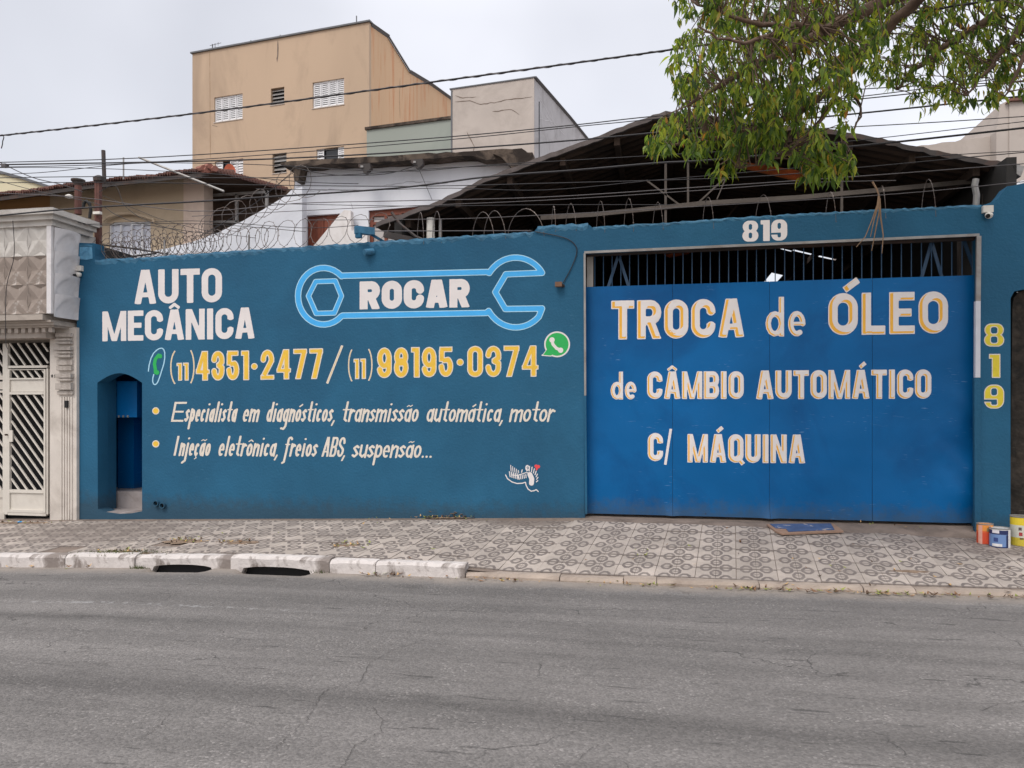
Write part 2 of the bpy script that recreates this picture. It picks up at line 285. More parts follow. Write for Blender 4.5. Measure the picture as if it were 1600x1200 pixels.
def glyph(ch, w, T):
    """-> list of (points, closed, butt, half width or None), clip to cap band?"""
    h = T/2; P = []; clip = True
    def p(*a, closed=False, butt=True, hw=None): P.append((list(a), closed, butt, hw))
    cx = w/2; rx = (w-T)/2; r = min(rx, .24)
    def stad(y0, y1, x0=h, x1=None, rr=None):
        x1 = w-h if x1 is None else x1; q = min((x1-x0)/2, (y1-y0)/2) if rr is None else rr
        return arc(x1-q, y1-q, q, q, 0, 90, 6)+arc(x0+q, y1-q, q, q, 90, 180, 6)+arc(x0+q, y0+q, q, q, 180, 270, 6)+arc(x1-q, y0+q, q, q, 270, 360, 6)
    base = {'Â': 'A', 'Á': 'A', 'Ó': 'O'}.get(ch, ch)
    if base == 'A':
        k = T*.55; p((k*.92, 0), (cx-k*.25, 1)); p((w-k*.92, 0), (cx+k*.25, 1)); p((w*.27, .24+h*.3), (w*.73, .24+h*.3), hw=h*.72)
    elif base == 'B':
        p((h, 0), (h, 1)); q = (.5-h)/2+.0
        p((h, 1-h), *arc(w-h-.2*w, 1-h-q, .2*w, q, 90, -90, 8), (h, .5)); p((h, .5), *arc(w-h-.2*w, h+(.5-h)/2, .2*w, (.5-h)/2, 90, -90, 8), (h, h))
    elif base == 'C':
        q = min(r, 1-h-.655); p((w-h, .635), *arc(w-h-q, 1-h-q, q, q, 0, 90, 6), *arc(h+q, 1-h-q, q, q, 90, 180, 6), *arc(h+q, h+q, q, q, 180, 270, 6), *arc(w-h-q, h+q, q, q, 270, 360, 6), (w-h, .365))
    elif base == 'E':
        p((h, 0), (h, 1)); p((0, 1-h*.9), (w, 1-h*.9), hw=h*.9); p((0, h*.9), (w, h*.9), hw=h*.9); p((0, .51), (w*.88, .51), hw=h*.85)
    elif base == 'I': p((cx, 0), (cx, 1))
    elif base == 'J': p((w-h, 1), (w-h, .2), (w/2, h), (h, .25))
    elif base == 'L': p((h, 0), (h, 1)); p((0, h*.95), (w, h*.95), hw=h*.95)
    elif base == 'M':
        k = h*.88; p((k, 0), (k, 1), hw=k); p((w-k, 0), (w-k, 1), hw=k); p((k*1.1, 1.05), (cx, -.05), hw=k*.8); p((w-k*1.1, 1.05), (cx, -.05), hw=k*.8)
    elif base == 'N':
        k = h*.92; p((k, 0), (k, 1), hw=k); p((w-k, 0), (w-k, 1), hw=k); p((k*1.05, 1.05), (w-k*1.05, -.05), hw=k*.9)
    elif base in 'O0': p(*stad(h, 1-h, rr=r), closed=True)
    elif base == 'Q': p(*stad(h, 1-h, rr=r), closed=True); p((w*.55, .25), (w*.98, -.05), hw=h*.75); clip = False
    elif base == 'R':
        p((h, 0), (h, 1)); q = (.53-h)/2
        p((h, 1-h), *arc(w-h-q*.8, 1-h-q, q*.8, q, 90, -90, 8), (h, .47)); p((w*.52, .5), (w-h*.9, -.03), hw=h*.95)
    elif base == 'S':
        q = rx; a = .27-h/2
        p((w-h, .72), *arc(cx, 1-h-a, q, a, 0, 180, 10), (h+.02*w, .62), (w-h-.02*w, .38), *arc(cx, h+a, q, a, 0, -180, 10), (h, .3))
    elif base == 'T': p((cx, 0), (cx, 1)); p((0, 1-h*.95), (w, 1-h*.95), hw=h*.95)
    elif base == 'U': q = r; p((h, 1), *arc(h+q, h+q, q, q, 180, 270, 6), *arc(w-h-q, h+q, q, q, 270, 360, 6), (w-h, 1))
    elif base == '1': p((w-h, 0), (w-h, 1)); p((max(0, w-T-.09), .91), (w-h, .91), hw=.09)
    elif base == '2':
        a = .29-h/2; p((h, .66), *arc(cx, 1-h-a, rx, a, 180, 0, 10), (w-h, .62), (h*1.1, .12)); p((0, h*.85), (w, h*.85), hw=h*.85)
    elif base == '3':
        a = .26-h/2; b = .27-h/2
        p((h, .72), *arc(cx, 1-h-a, rx, a, 180, 0, 10), (w-h, .6), (cx+.02, .52)); p((cx, .52), (w-h, .44), *arc(cx, h+b, rx, b, 0, -180, 10), (h, .3))
        p((cx-h*.6, .52), (cx+h, .52), hw=h*.8)
    elif base == '4': k = w-h-w*.12; p((k, 0), (k, 1)); p((0, .3), (w, .3), hw=h*.8); p((h*.75, .28), (k-h*.2, 1.02), hw=h*.85)
    elif base == '5':
        b = .3-h/2; p((h*1.1, 1-h), (h*1.1, .5), hw=h*.95); p((h*.3, 1-h*.9), (w-h*.3, 1-h*.9), hw=h*.9)
        p((h*1.1, .54), *arc(cx, h+b, rx, b, 62, -180, 12), (h, .34), hw=h*.98)
    elif base == '7': p((0, 1-h*.9), (w, 1-h*.9), hw=h*.9); p((w-h, 1-h), (w*.32, -.04))
    elif base == '8':
        a = .265-h/2; b = .285-h/2; p(*arc(cx, 1-h-a, rx*.94, a, 0, 350, 16), closed=True); p(*arc(cx, h+b, rx, b, 0, 350, 16), closed=True)
    elif base == '9':
        a = .3-h/2; p(*arc(cx, 1-h-a, rx, a, 0, 350, 16), closed=True); b = .24
        p((w-h, .7), *arc(cx, h+b-h/2, rx, b-h/2, 0, -180, 10), (h, .3))
    elif base == '/': p((h*.7, -.04), (w-h*.7, 1.04), hw=h*.6); clip = False
    elif base == '(': p(*arc(w*1.4, .5, w*1.3, .62, 120, 240, 10), hw=h); clip = False
    elif base == ')': p(*arc(-w*.4, .5, w*1.3, .62, 60, -60, 10), hw=h); clip = False
    elif base == '.': p((cx, .06), (cx+.001, .06), butt=False, hw=h*1.05)
    elif base == ',': p((cx+.01, .05), (cx-.06, -.17), butt=False, hw=h*.8); clip = False
    else:
        clip = False; X = .64; a = X/2; ry = a-h; rxx = max(rx, .02); k = dict(butt=False)
        el = lambda a0, a1, n=12: arc(cx, a, rxx, ry, a0, a1, n)
        lo = {'ç': 'c', 'ã': 'a', 'á': 'a', 'ó': 'o', 'ô': 'o'}.get(ch, ch)
        if lo == 'a': p(*el(0, 350), closed=True); p((w-h, X-h*.4), (w-h, h*.6), **k)
        elif lo == 'c': p(*el(48, 312, 12), **k)
        elif lo == 'd': p(*el(0, 350), closed=True); p((w-h, 1), (w-h, 0))
        elif lo == 'e': p((h, a), (w-h, a), hw=h*.7); p(*el(0, 300, 14), **k)
        elif lo == 'f': p(*arc(w*.75, 1-h-.12, w*.35, .12, 20, 180, 8), (w*.38, .3), (w*.3, -.28), (w*.0, -.33), **k); p((w*.02, X-.04), (w*.8, X-.04), hw=h*.6, **k)
        elif lo == 'g': p(*el(0, 350), closed=True); p((w-h, X-h*.5), (w-h, -.22), (w*.55, -.36), (w*.1, -.33), **k)
        elif lo == 'i': p((cx, X-h*.4), (cx, h*.6), **k); p((cx, .88), (cx+.001, .88), butt=False, hw=h*1.0)
        elif lo == 'j': p((cx, X-h*.4), (cx, -.24), (cx-.12, -.34), **k); p((cx, .88), (cx+.001, .88), butt=False, hw=h*1.0)
        elif lo == 'l': p((cx, 1-h*.5), (cx, h*.6), **k)
        elif lo == 'm': p((h, X-h*.5), (h, h*.6), **k); p((h, .42), (w*.33, X-h), (w*.5, X-h*1.6), (w*.5, h*.6), **k); p((w*.5, .42), (w*.8, X-h), (w-h, X-h*1.8), (w-h, h*.6), **k)
        elif lo == 'n': p((h, X-h*.5), (h, h*.6), **k); p((h, .38), (w*.55, X-h), (w-h, X-h*2), (w-h, h*.6), **k)
        elif lo == 'o': p(*el(0, 350), closed=True)
        elif lo == 'p': p(*el(0, 350), closed=True); p((h, X-h*.3), (h, -.33), **k)
        elif lo == 'r': p((h, X-h*.5), (h, h*.6), **k); p((h, .38), (w*.6, X-h), (w-h*.5, X-h*2), **k)
        elif lo == 's': p((w-h, X-.12), (w*.55, X-h), (h, X-.16), (w-h, .2), (w*.45, h), (h*.8, .12), **k)
        elif lo == 't': p((cx, .98), (cx, .14), (w-h, h), **k); p((0, X-.03), (w, X-.03), hw=h*.6, **k)
        elif lo == 'u': p((h, X-h*.5), (h, .16), (w*.45, h), (w-h, .2), **k); p((w-h, X-h*.5), (w-h, h*.6), **k)
    acc = []
    up = ch.isupper(); yb = 1.07 if up else .74; s = 1. if up else .8
    hh = min(h*.5, .05)
    if ch == 'Ó': acc = [([(cx+.03, yb+.0), (cx+.36, yb+.24)], False, True, hh*1.6)]
    elif ch in 'Âô': acc = [([(cx-.13*s, yb), (cx, yb+.1*s), (cx+.13*s, yb)], False, False, hh)]
    elif ch in 'ÁÓáó': acc = [([(cx-.03, yb+.01), (cx+.16*s, yb+.17*s)], False, True, hh*1.35)]
    elif ch == 'ã': acc = [([(cx-.12, yb+.03), (cx-.04, yb+.08), (cx+.05, yb+.03), (cx+.13, yb+.09)], False, False, hh*.8)]
    elif ch == 'ç': acc = [([(cx, .0), (cx+.05, -.1), (cx-.03, -.15)], False, False, hh*.8)]
    return P, acc, clip, h
def rrs(X, Y, x0, y0, x1, y1, r):
    r = min(r, (x1-x0)/2, (y1-y0)/2); qx = np.abs(X-(x0+x1)/2)-(x1-x0)/2+r; qy = np.abs(Y-(y0+y1)/2)-(y1-y0)/2+r
    return np.hypot(np.maximum(qx, 0), np.maximum(qy, 0))+np.minimum(np.maximum(qx, qy), 0)-r
def heavy(ch, w, T):
    tb = T*.52
    if ch == '8':
        def fn(X, Y):
            o = np.minimum(rrs(X, Y, .02*w, .5-tb*.4, w*.98, 1, w*.4), rrs(X, Y, 0, 0, w, .5+tb*.4, w*.42))
            return np.maximum(np.maximum(o, -rrs(X, Y, T, .5+tb*.42, w-T, 1-tb, .09)), -rrs(X, Y, T, tb, w-T, .5-tb*.42, .09))
    elif ch == '9':
        def fn(X, Y):
            o = rrs(X, Y, 0, 0, w, 1, w*.42)
            o = np.maximum(o, -rrs(X, Y, T, .40+tb, w-T, 1-tb, .09)); o = np.maximum(o, -rrs(X, Y, T, tb, w-T, .36, .06)); return np.maximum(o, -rrs(X, Y, -.3, .29, w-T*1.02, .38, .02))
    else:
        def fn(X, Y): return np.minimum(rrs(X, Y, w-T*1.05, 0, w, 1, .01), rrs(X, Y, w-T*1.05-.12, .80, w, 1, .01))
    return (fn, [], True, T/2)
def gsdf(X, Y, g):
    P, acc, clip, h = g
    if callable(P): return P(X, Y)
    d = np.full(X.shape, 9e9)
    for pts, closed, butt, hw in P: d = np.minimum(d, path_sdf(X, Y, pts, h if hw is None else hw, closed, butt))
    if clip: d = np.maximum(d, np.maximum(-Y, Y-1))
    for pts, closed, butt, hw in acc: d = np.minimum(d, path_sdf(X, Y, pts, hw, closed, butt))
    return d
def contour(D, xs, ys):
    """filled marching squares -> 2D verts, faces (negative inside)"""
    ny, nx = D.shape; V = []; Fc = []; idx = {}
    ins = D < 0
    def node(i, j):
        k = ('n', i, j)
        if k not in idx: idx[k] = len(V); V.append((xs[i], ys[j]))
        return idx[k]
    def edge(i, j, i2, j2):
        k = ('e', i, j, i2, j2)
        if k not in idx:
            a, b = D[j, i], D[j2, i2]; t = a/(a-b); idx[k] = len(V); V.append((xs[i]+(xs[i2]-xs[i])*t, ys[j]+(ys[j2]-ys[j])*t))
        return idx[k]
    for j in range(ny-1):
        row = ins[j:j+2]
        if not row.any(): continue
        full = row[0, :-1] & row[0, 1:] & row[1, :-1] & row[1, 1:]; anyy = row[0, :-1] | row[0, 1:] | row[1, :-1] | row[1, 1:]
        i = 0
        while i < nx-1:
            if full[i]:
                k = i
                while k+1 < nx-1 and full[k+1]: k += 1
                Fc.append((node(i, j), node(k+1, j), node(k+1, j+1), node(i, j+1))); i = k+1; continue
            if anyy[i]:
                c = [(i, j), (i+1, j), (i+1, j+1), (i, j+1)]; poly = []
                for q in range(4):
                    a, b = c[q], c[(q+1) % 4]; ia, ib = ins[a[1], a[0]], ins[b[1], b[0]]
                    if ia: poly.append(node(*a))
                    if ia != ib:
                        e = (a, b) if a < b else (b, a); poly.append(edge(*e[0], *e[1]))
                if len(poly) >= 3: Fc.append(tuple(poly))
            i += 1
    return V, Fc
WCH = dict(zip('ABCEILMNOQRSTU0123456789', [1.08, 1, 1, .86, .42, .8, 1.32, 1.05, 1, 1, 1, 1, .95, 1, 1, .62, 1, 1, 1.05, 1, 1, 1, 1, 1]))
WLC = dict(zip('acdefgijlmnoprstu,./()', [.34, .3, .34, .32, .28, .34, .2, .2, .19, .54, .35, .34, .34, .27, .29, .3, .35, .14, .15, .4, .22, .22]))
BASE = {'Â': 'A', 'Á': 'A', 'Ó': 'O', 'ç': 'c', 'ã': 'a', 'á': 'a', 'ó': 'o', 'ô': 'o'}
def lettering(name, txt, box, T, layers, Pl, parent, gap=.05, shear=0., out=.0016, style=None, label=None, relief=None):
    """box = x0, x1, base y left, base y right, cap height left, right (survey pixels); layers = [(material, inset, shift or None)]"""
    x0, x1, b0, b1, h0, h1 = box; H = (h0+h1)/2; Wt = (x1-x0)/H
    ws = []
    for c in txt:
        k = BASE.get(c, c); ws.append(WCH[k] if k in WCH else (.3 if k == ' ' else WLC[k]*(1.15 if style == 'up' else 1)))
    sc = (Wt-gap*(len(txt)-1))/sum(ws); root = None; made = []
    acc = [G() for _ in layers]
    x = 0.
    for c, w in zip(txt, ws):
        w *= sc
        if c != ' ':
            g = heavy(c, w, T) if style == 'heavy' else glyph(c, w, T); st = min(T/8, .02); pad = .06
            xs = np.arange(-pad-.08, w+pad+(.3 if c == 'Ó' else .08)+st, st); ys = np.arange(-.42 if not g[2] else -pad, (1.5 if g[1] else 1.+pad+.06)+st, st)
            XX, YY = np.meshgrid(xs, ys); D = gsdf(XX, YY, g)+(.08/H)*(np.sin(XX*23+YY*17+x*9)*np.sin(YY*29-XX*13)+.5*np.sin(YY*61+x*31))
            for li, (m, ins, sh) in enumerate(layers):
                E = D+ins/H
                if sh: E = np.maximum(E, gsdf(XX-sh[0]/H, YY-sh[1]/H, g)+ins/H)
                V, Fc = contour(E, xs, ys); W3 = []
                for (a, b) in V:
                    u = (x+a+shear*b)/Wt; hh = h0+(h1-h0)*u
                    px_, py_ = x0+(x1-x0)*u, b0+(b1-b0)*u-b*hh; q = Pl.sz(px_, py_); W3.append(Pl.w(q[0], q[1], out+.0007*li+(relief(px_, py_) if relief else 0)))
                acc[li].add(W3, Fc)
        x += w+gap
    return pack(name, acc, [l[0] for l in layers], parent, label)
def pack(name, acc, mats, parent, label=None):
    v = []; f = []; mi = []; ms = []
    for g, m in zip(acc, mats):
        n = len(v); v += g.v; f += [tuple(i+n for i in q) for q in g.f]
        if m not in ms: ms.append(m)
        mi += [ms.index(m)]*len(g.f)
    return obj(name, (v, f, mi), ms, parent, label=label) if len(ms) > 1 else obj(name, (v, f), ms[0], parent, label=label)
def drawing(name, fn_layers, bbox, st, Pl, parent, out=.0016, label=None):
    """free painted shape: fn(X, Y) in survey pixels -> signed distance"""
    xs = np.arange(bbox[0], bbox[2]+st, st); ys = np.arange(bbox[1], bbox[3]+st, st); XX, YY = np.meshgrid(xs, ys); acc = []
    for li, (m, fn) in enumerate(fn_layers):
        V, Fc = contour(fn(XX, YY), xs, ys); W3 = []
        for (a, b) in V:
            q = Pl.sz(a, b); W3.append(Pl.w(q[0], q[1], out+.0007*li))
        acc.append(G().add(W3, [q[::-1] for q in Fc]))
    return pack(name, acc, [m for m, _ in fn_layers], parent, label)
# ------------------------------------------------------------------ ground: road, pavement, kerb
YK, YW, KW = 6.99, 9.10, .14
def interp(x, P): return float(np.interp(x, [p[0] for p in P], [p[1] for p in P]))
GP = [(-60, -2.2), (-30, -.9), (-6.9, -.086), (-4.3, 0), (-1.85, .01), (.6, .02), (2.93, .043), (30, .4), (60, .8)]
WB = [(-60, -1.8), (-30, -.55), (-10, .05), (-7.74, .11), (-.9, .315), (1.3, .30), (3.35, .235), (6, .23), (30, .6), (60, 1.)]
def gz(x): return interp(x, GP)
def kh(x): return interp(x, [(-1.95, .135), (-1.85, .05)])
def sw(x, y):
    t = (y-YK-KW)/(YW-YK-KW); return (1-t)*(gz(x)+interp(x, [(-2.7, .13), (-1.3, .05)]))+t*interp(x, WB)
drains = [(at(235, 893, YK)[0], at(330, 893, YK)[0]), (at(376, 894, YK)[0], at(487, 894, YK)[0])]
def road_mat():
    m, N, L, B = newmat('worn_asphalt'); B.inputs['Roughness'].default_value = .88
    T = N.new('ShaderNodeTexCoord'); P = T.outputs['Object']
    def noise(scale, detail=4, st=None, rough=.55, dist=0.):
        q = N.new('ShaderNodeTexNoise'); q.inputs['Scale'].default_value = scale; q.inputs['Detail'].default_value = detail; q.inputs['Roughness'].default_value = rough; q.inputs['Distortion'].default_value = dist
        if st:
            mp = N.new('ShaderNodeMapping'); mp.inputs['Scale'].default_value = st; L.new(P, mp.inputs[0]); L.new(mp.outputs[0], q.inputs['Vector'])
        else: L.new(P, q.inputs['Vector'])
        return q.outputs[0]
    def rng_(s, a, b, c, d):
        q = N.new('ShaderNodeMapRange'); L.new(s, q.inputs[0])
        for i, x in zip((1, 2, 3, 4), (a, b, c, d)): q.inputs[i].default_value = x
        return q.outputs[0]
    def mth(op, a, b=None):
        q = N.new('ShaderNodeMath'); q.operation = op
        for i, x in enumerate((a, b)):
            if x is None: continue
            if isinstance(x, (int, float)): q.inputs[i].default_value = x
            else: L.new(x, q.inputs[i])
        return q.outputs[0]
    f = rng_(noise(1.1, 5), .3, .7, .90, 1.10)
    f = mth('MULTIPLY', f, rng_(noise(1.5, 6, (.12, 2.0, 1)), .35, .65, .80, 1.14))
    f = mth('MULTIPLY', f, rng_(noise(38, 3, None, .7), .35, .65, .92, 1.08))
    vo = N.new('ShaderNodeTexVoronoi'); vo.inputs['Scale'].default_value = 85; L.new(P, vo.inputs['Vector'])
    sc = N.new('ShaderNodeSeparateColor'); L.new(vo.outputs['Color'], sc.inputs[0])
    f = mth('MULTIPLY', f, rng_(sc.outputs[0], 0, 1, .78, 1.22))
    bright = mth('MULTIPLY', mth('GREATER_THAN', sc.outputs[1], .91), .5)
    bright = mth('MULTIPLY', bright, rng_(noise(3, 3), .45, .6, .2, 1)); f = mth('ADD', f, bright)
    # pits and scuffs drawn out along the street
    f = mth('MULTIPLY', f, rng_(noise(6, 5, (.3, 3.0, 1), .6), .635, .68, 1, .55)); f = mth('MULTIPLY', f, rng_(noise(2.1, 6, (.5, 2.2, 1), .7), .58, .68, 1, .8))
    sp = N.new('ShaderNodeSeparateXYZ'); L.new(P, sp.inputs[0])
    def band(yc, w, amt, drift=.0):
        yy = mth('ADD', sp.outputs['Y'], mth('MULTIPLY', sp.outputs['X'], drift)); yy = mth('ADD', yy, mth('MULTIPLY', noise(1.4, 4), .16))
        d = mth('ABSOLUTE', mth('SUBTRACT', yy, yc+.08)); return rng_(d, 0, w, amt, 1)
    f = mth('MULTIPLY', f, band(5.22, .14, .70)); f = mth('MULTIPLY', f, band(3.95, .26, .72)); f = mth('MULTIPLY', f, band(6.1, .5, .93))
    # crazed cracks, only in places
    wp = N.new('ShaderNodeTexNoise'); wp.inputs['Scale'].default_value = 3.2; wp.inputs['Detail'].default_value = 6; L.new(P, wp.inputs['Vector'])
    va = N.new('ShaderNodeVectorMath'); va.operation = 'SCALE'; va.inputs['Scale'].default_value = .45; L.new(wp.outputs['Color'], va.inputs[0])
    vb = N.new('ShaderNodeVectorMath'); L.new(P, vb.inputs[0]); L.new(va.outputs[0], vb.inputs[1])
    v2 = N.new('ShaderNodeTexVoronoi'); v2.feature = 'DISTANCE_TO_EDGE'; v2.inputs['Scale'].default_value = .75; L.new(vb.outputs[0], v2.inputs['Vector'])
    ck = rng_(v2.outputs['Distance'], .0, .006, 1, 0)
    ck = mth('MULTIPLY', ck, rng_(noise(1.1, 3), .5, .57, 0, .62))
    f = mth('MULTIPLY', f, mth('SUBTRACT', 1, ck))
    # dusty gutter
    gut = mth('MULTIPLY', rng_(mth('ADD', sp.outputs['Y'], mth('MULTIPLY', noise(4, 5), .35)), 6.85, 7.1, 0, 1), 1)
    vs = N.new('ShaderNodeVectorMath'); vs.operation = 'SCALE'; vs.inputs[0].default_value = (.166, .155, .148); L.new(f, vs.inputs['Scale'])
    mx = N.new('ShaderNodeMix'); mx.data_type = 'RGBA'; L.new(mth('MULTIPLY', gut, .8), mx.inputs[0]); L.new(vs.outputs[0], mx.inputs[6]); mx.inputs[7].default_value = (.30, .26, .225, 1)
    # last traces of a white line
    ln = rng_(mth('ABSOLUTE', mth('SUBTRACT', sp.outputs['Y'], 5.62)), .02, .045, 1, 0)
    ln = mth('MULTIPLY', ln, rng_(noise(14, 5), .5, .6, 0, .3)); ln = mth('MULTIPLY', ln, rng_(sp.outputs['X'], -3.2, -2.4, 1, 0))
    m2 = N.new('ShaderNodeMix'); m2.data_type = 'RGBA'; L.new(ln, m2.inputs[0]); L.new(mx.outputs[2], m2.inputs[6]); m2.inputs[7].default_value = (.5, .5, .5, 1)
    L.new(m2.outputs[2], B.inputs['Base Color'])
    bp = N.new('ShaderNodeBump'); bp.inputs['Strength'].default_value = .55; bp.inputs['Distance'].default_value = .006
    L.new(mth('ADD', mth('MULTIPLY', vo.outputs['Distance'], -1.2), mth('MULTIPLY', noise(14, 5), 1.0)), bp.inputs['Height']); L.new(bp.outputs[0], B.inputs['Normal'])
    return m
xs = sorted(set([-60, -45, -30, -20, -15, -12]+[round(-9+.06*i, 3) for i in range(230)]+[5, 6, 8, 12, 20, 30, 45, 60]))
ys = [-14, -8, -4, -2, -1, 0, 1, 2, 3, 4, 5, 6, 6.5, 6.7, 6.8, 6.86, 6.92, 6.98, 7.04]
def roadz(x, y):
    z = gz(x)+.012*math.sin(x*.9)*math.sin(y*1.1) if y < 6.6 else gz(x)
    for a, b in drains:
        t = (x-a)/(b-a)
        if -.03 < t < 1.03 and y > 6.84: z -= .16*max(0, math.sin(math.pi*min(1, max(0, t))))**.5*min(1, (y-6.84)/.08)
    return z
v = [(x, y, roadz(x, y)) for y in ys for x in xs]; nx = len(xs)
f = [(j*nx+i, j*nx+i+1, (j+1)*nx+i+1, (j+1)*nx+i) for j in range(len(ys)-1) for i in range(nx-1)]
road = tag(obj('road', (v, f), road_mat(), smooth=True), kind='structure')
crk = mat('crack_dirt', (.06, .055, .052), .95, .2, 9, 0); rq = random.Random(5)
for L in ([(662, 1002), (640, 1012), (612, 1020), (580, 1040), (562, 1070), (530, 1078), (507, 1085), (495, 1105), (480, 1130), (450, 1155), (425, 1180)], [(582, 1110), (597, 1130), (595, 1150), (555, 1170), (540, 1195), (528, 1215)], [(270, 1112), (252, 1135), (225, 1155), (205, 1160)], [(350, 1126), (400, 1135), (452, 1139)], [(340, 985), (352, 988), (346, 992)], [(935, 1170), (912, 1185), (900, 1200)], [(1650, 1098), (1560, 1106), (1530, 1118)]):
    P3 = []
    for (x0_, y0_), (x1_, y1_) in zip(L[:-1], L[1:]):
        n_ = max(2, int(math.hypot(x1_-x0_, y1_-y0_)/4))
        for k_ in range(n_):
            t_ = k_/n_; d = ray(x0_+(x1_-x0_)*t_+rq.uniform(-2.2, 2.2), y0_+(y1_-y0_)*t_+rq.uniform(-1, 1)); s_ = -(EYE-.004)/d[2]; P3.append((d[0]*s_, d[1]*s_))
    V_ = []; n_ = len(P3)
    for k_, (x_, y_) in enumerate(P3):
        A_, B_ = P3[max(k_-1, 0)], P3[min(k_+1, n_-1)]; dx_, dy_ = B_[0]-A_[0], B_[1]-A_[1]; l_ = math.hypot(dx_, dy_) or 1; w_ = rq.uniform(.0006, .0019)*(.3 if k_ in (0, n_-1) else 1)
        for s_ in (1, -1): q_ = (x_-s_*dy_/l_*w_, y_+s_*dx_/l_*w_); V_.append((q_[0], q_[1], roadz(q_[0], q_[1])+.005))
    obj('crack', (V_, [(2*k_, 2*k_+1, 2*k_+3, 2*k_+2) for k_ in range(n_-1)]), crk, road)
# earth: one sheet to the horizon, under everything
g = G(); g.quadp([(-900, -900, -3.2), (900, -900, -3.2), (900, 1200, -3.2), (-900, 1200, -3.2)])
tag(obj('ground', g.vf, M['mortar']), kind='structure')
# opposite pavement behind the viewer, same build
g = G()
for x0, x1 in zip(xs[:-1], xs[1:]):
    pass
g.add([(x, y, gz(x)+.14) for x in (-60, -20, 0, 20, 60) for y in (-18, -2.4)], [(2*i, 2*i+2, 2*i+3, 2*i+1) for i in range(4)])
g.add([(x, -2.4, gz(x)+dz) for x in (-60, -20, 0, 20, 60) for dz in (-.1, .14)], [(2*i, 2*i+1, 2*i+3, 2*i+2) for i in range(4)])
tag(obj('opposite_pavement', g.vf, M['kerb_grey']), kind='structure')
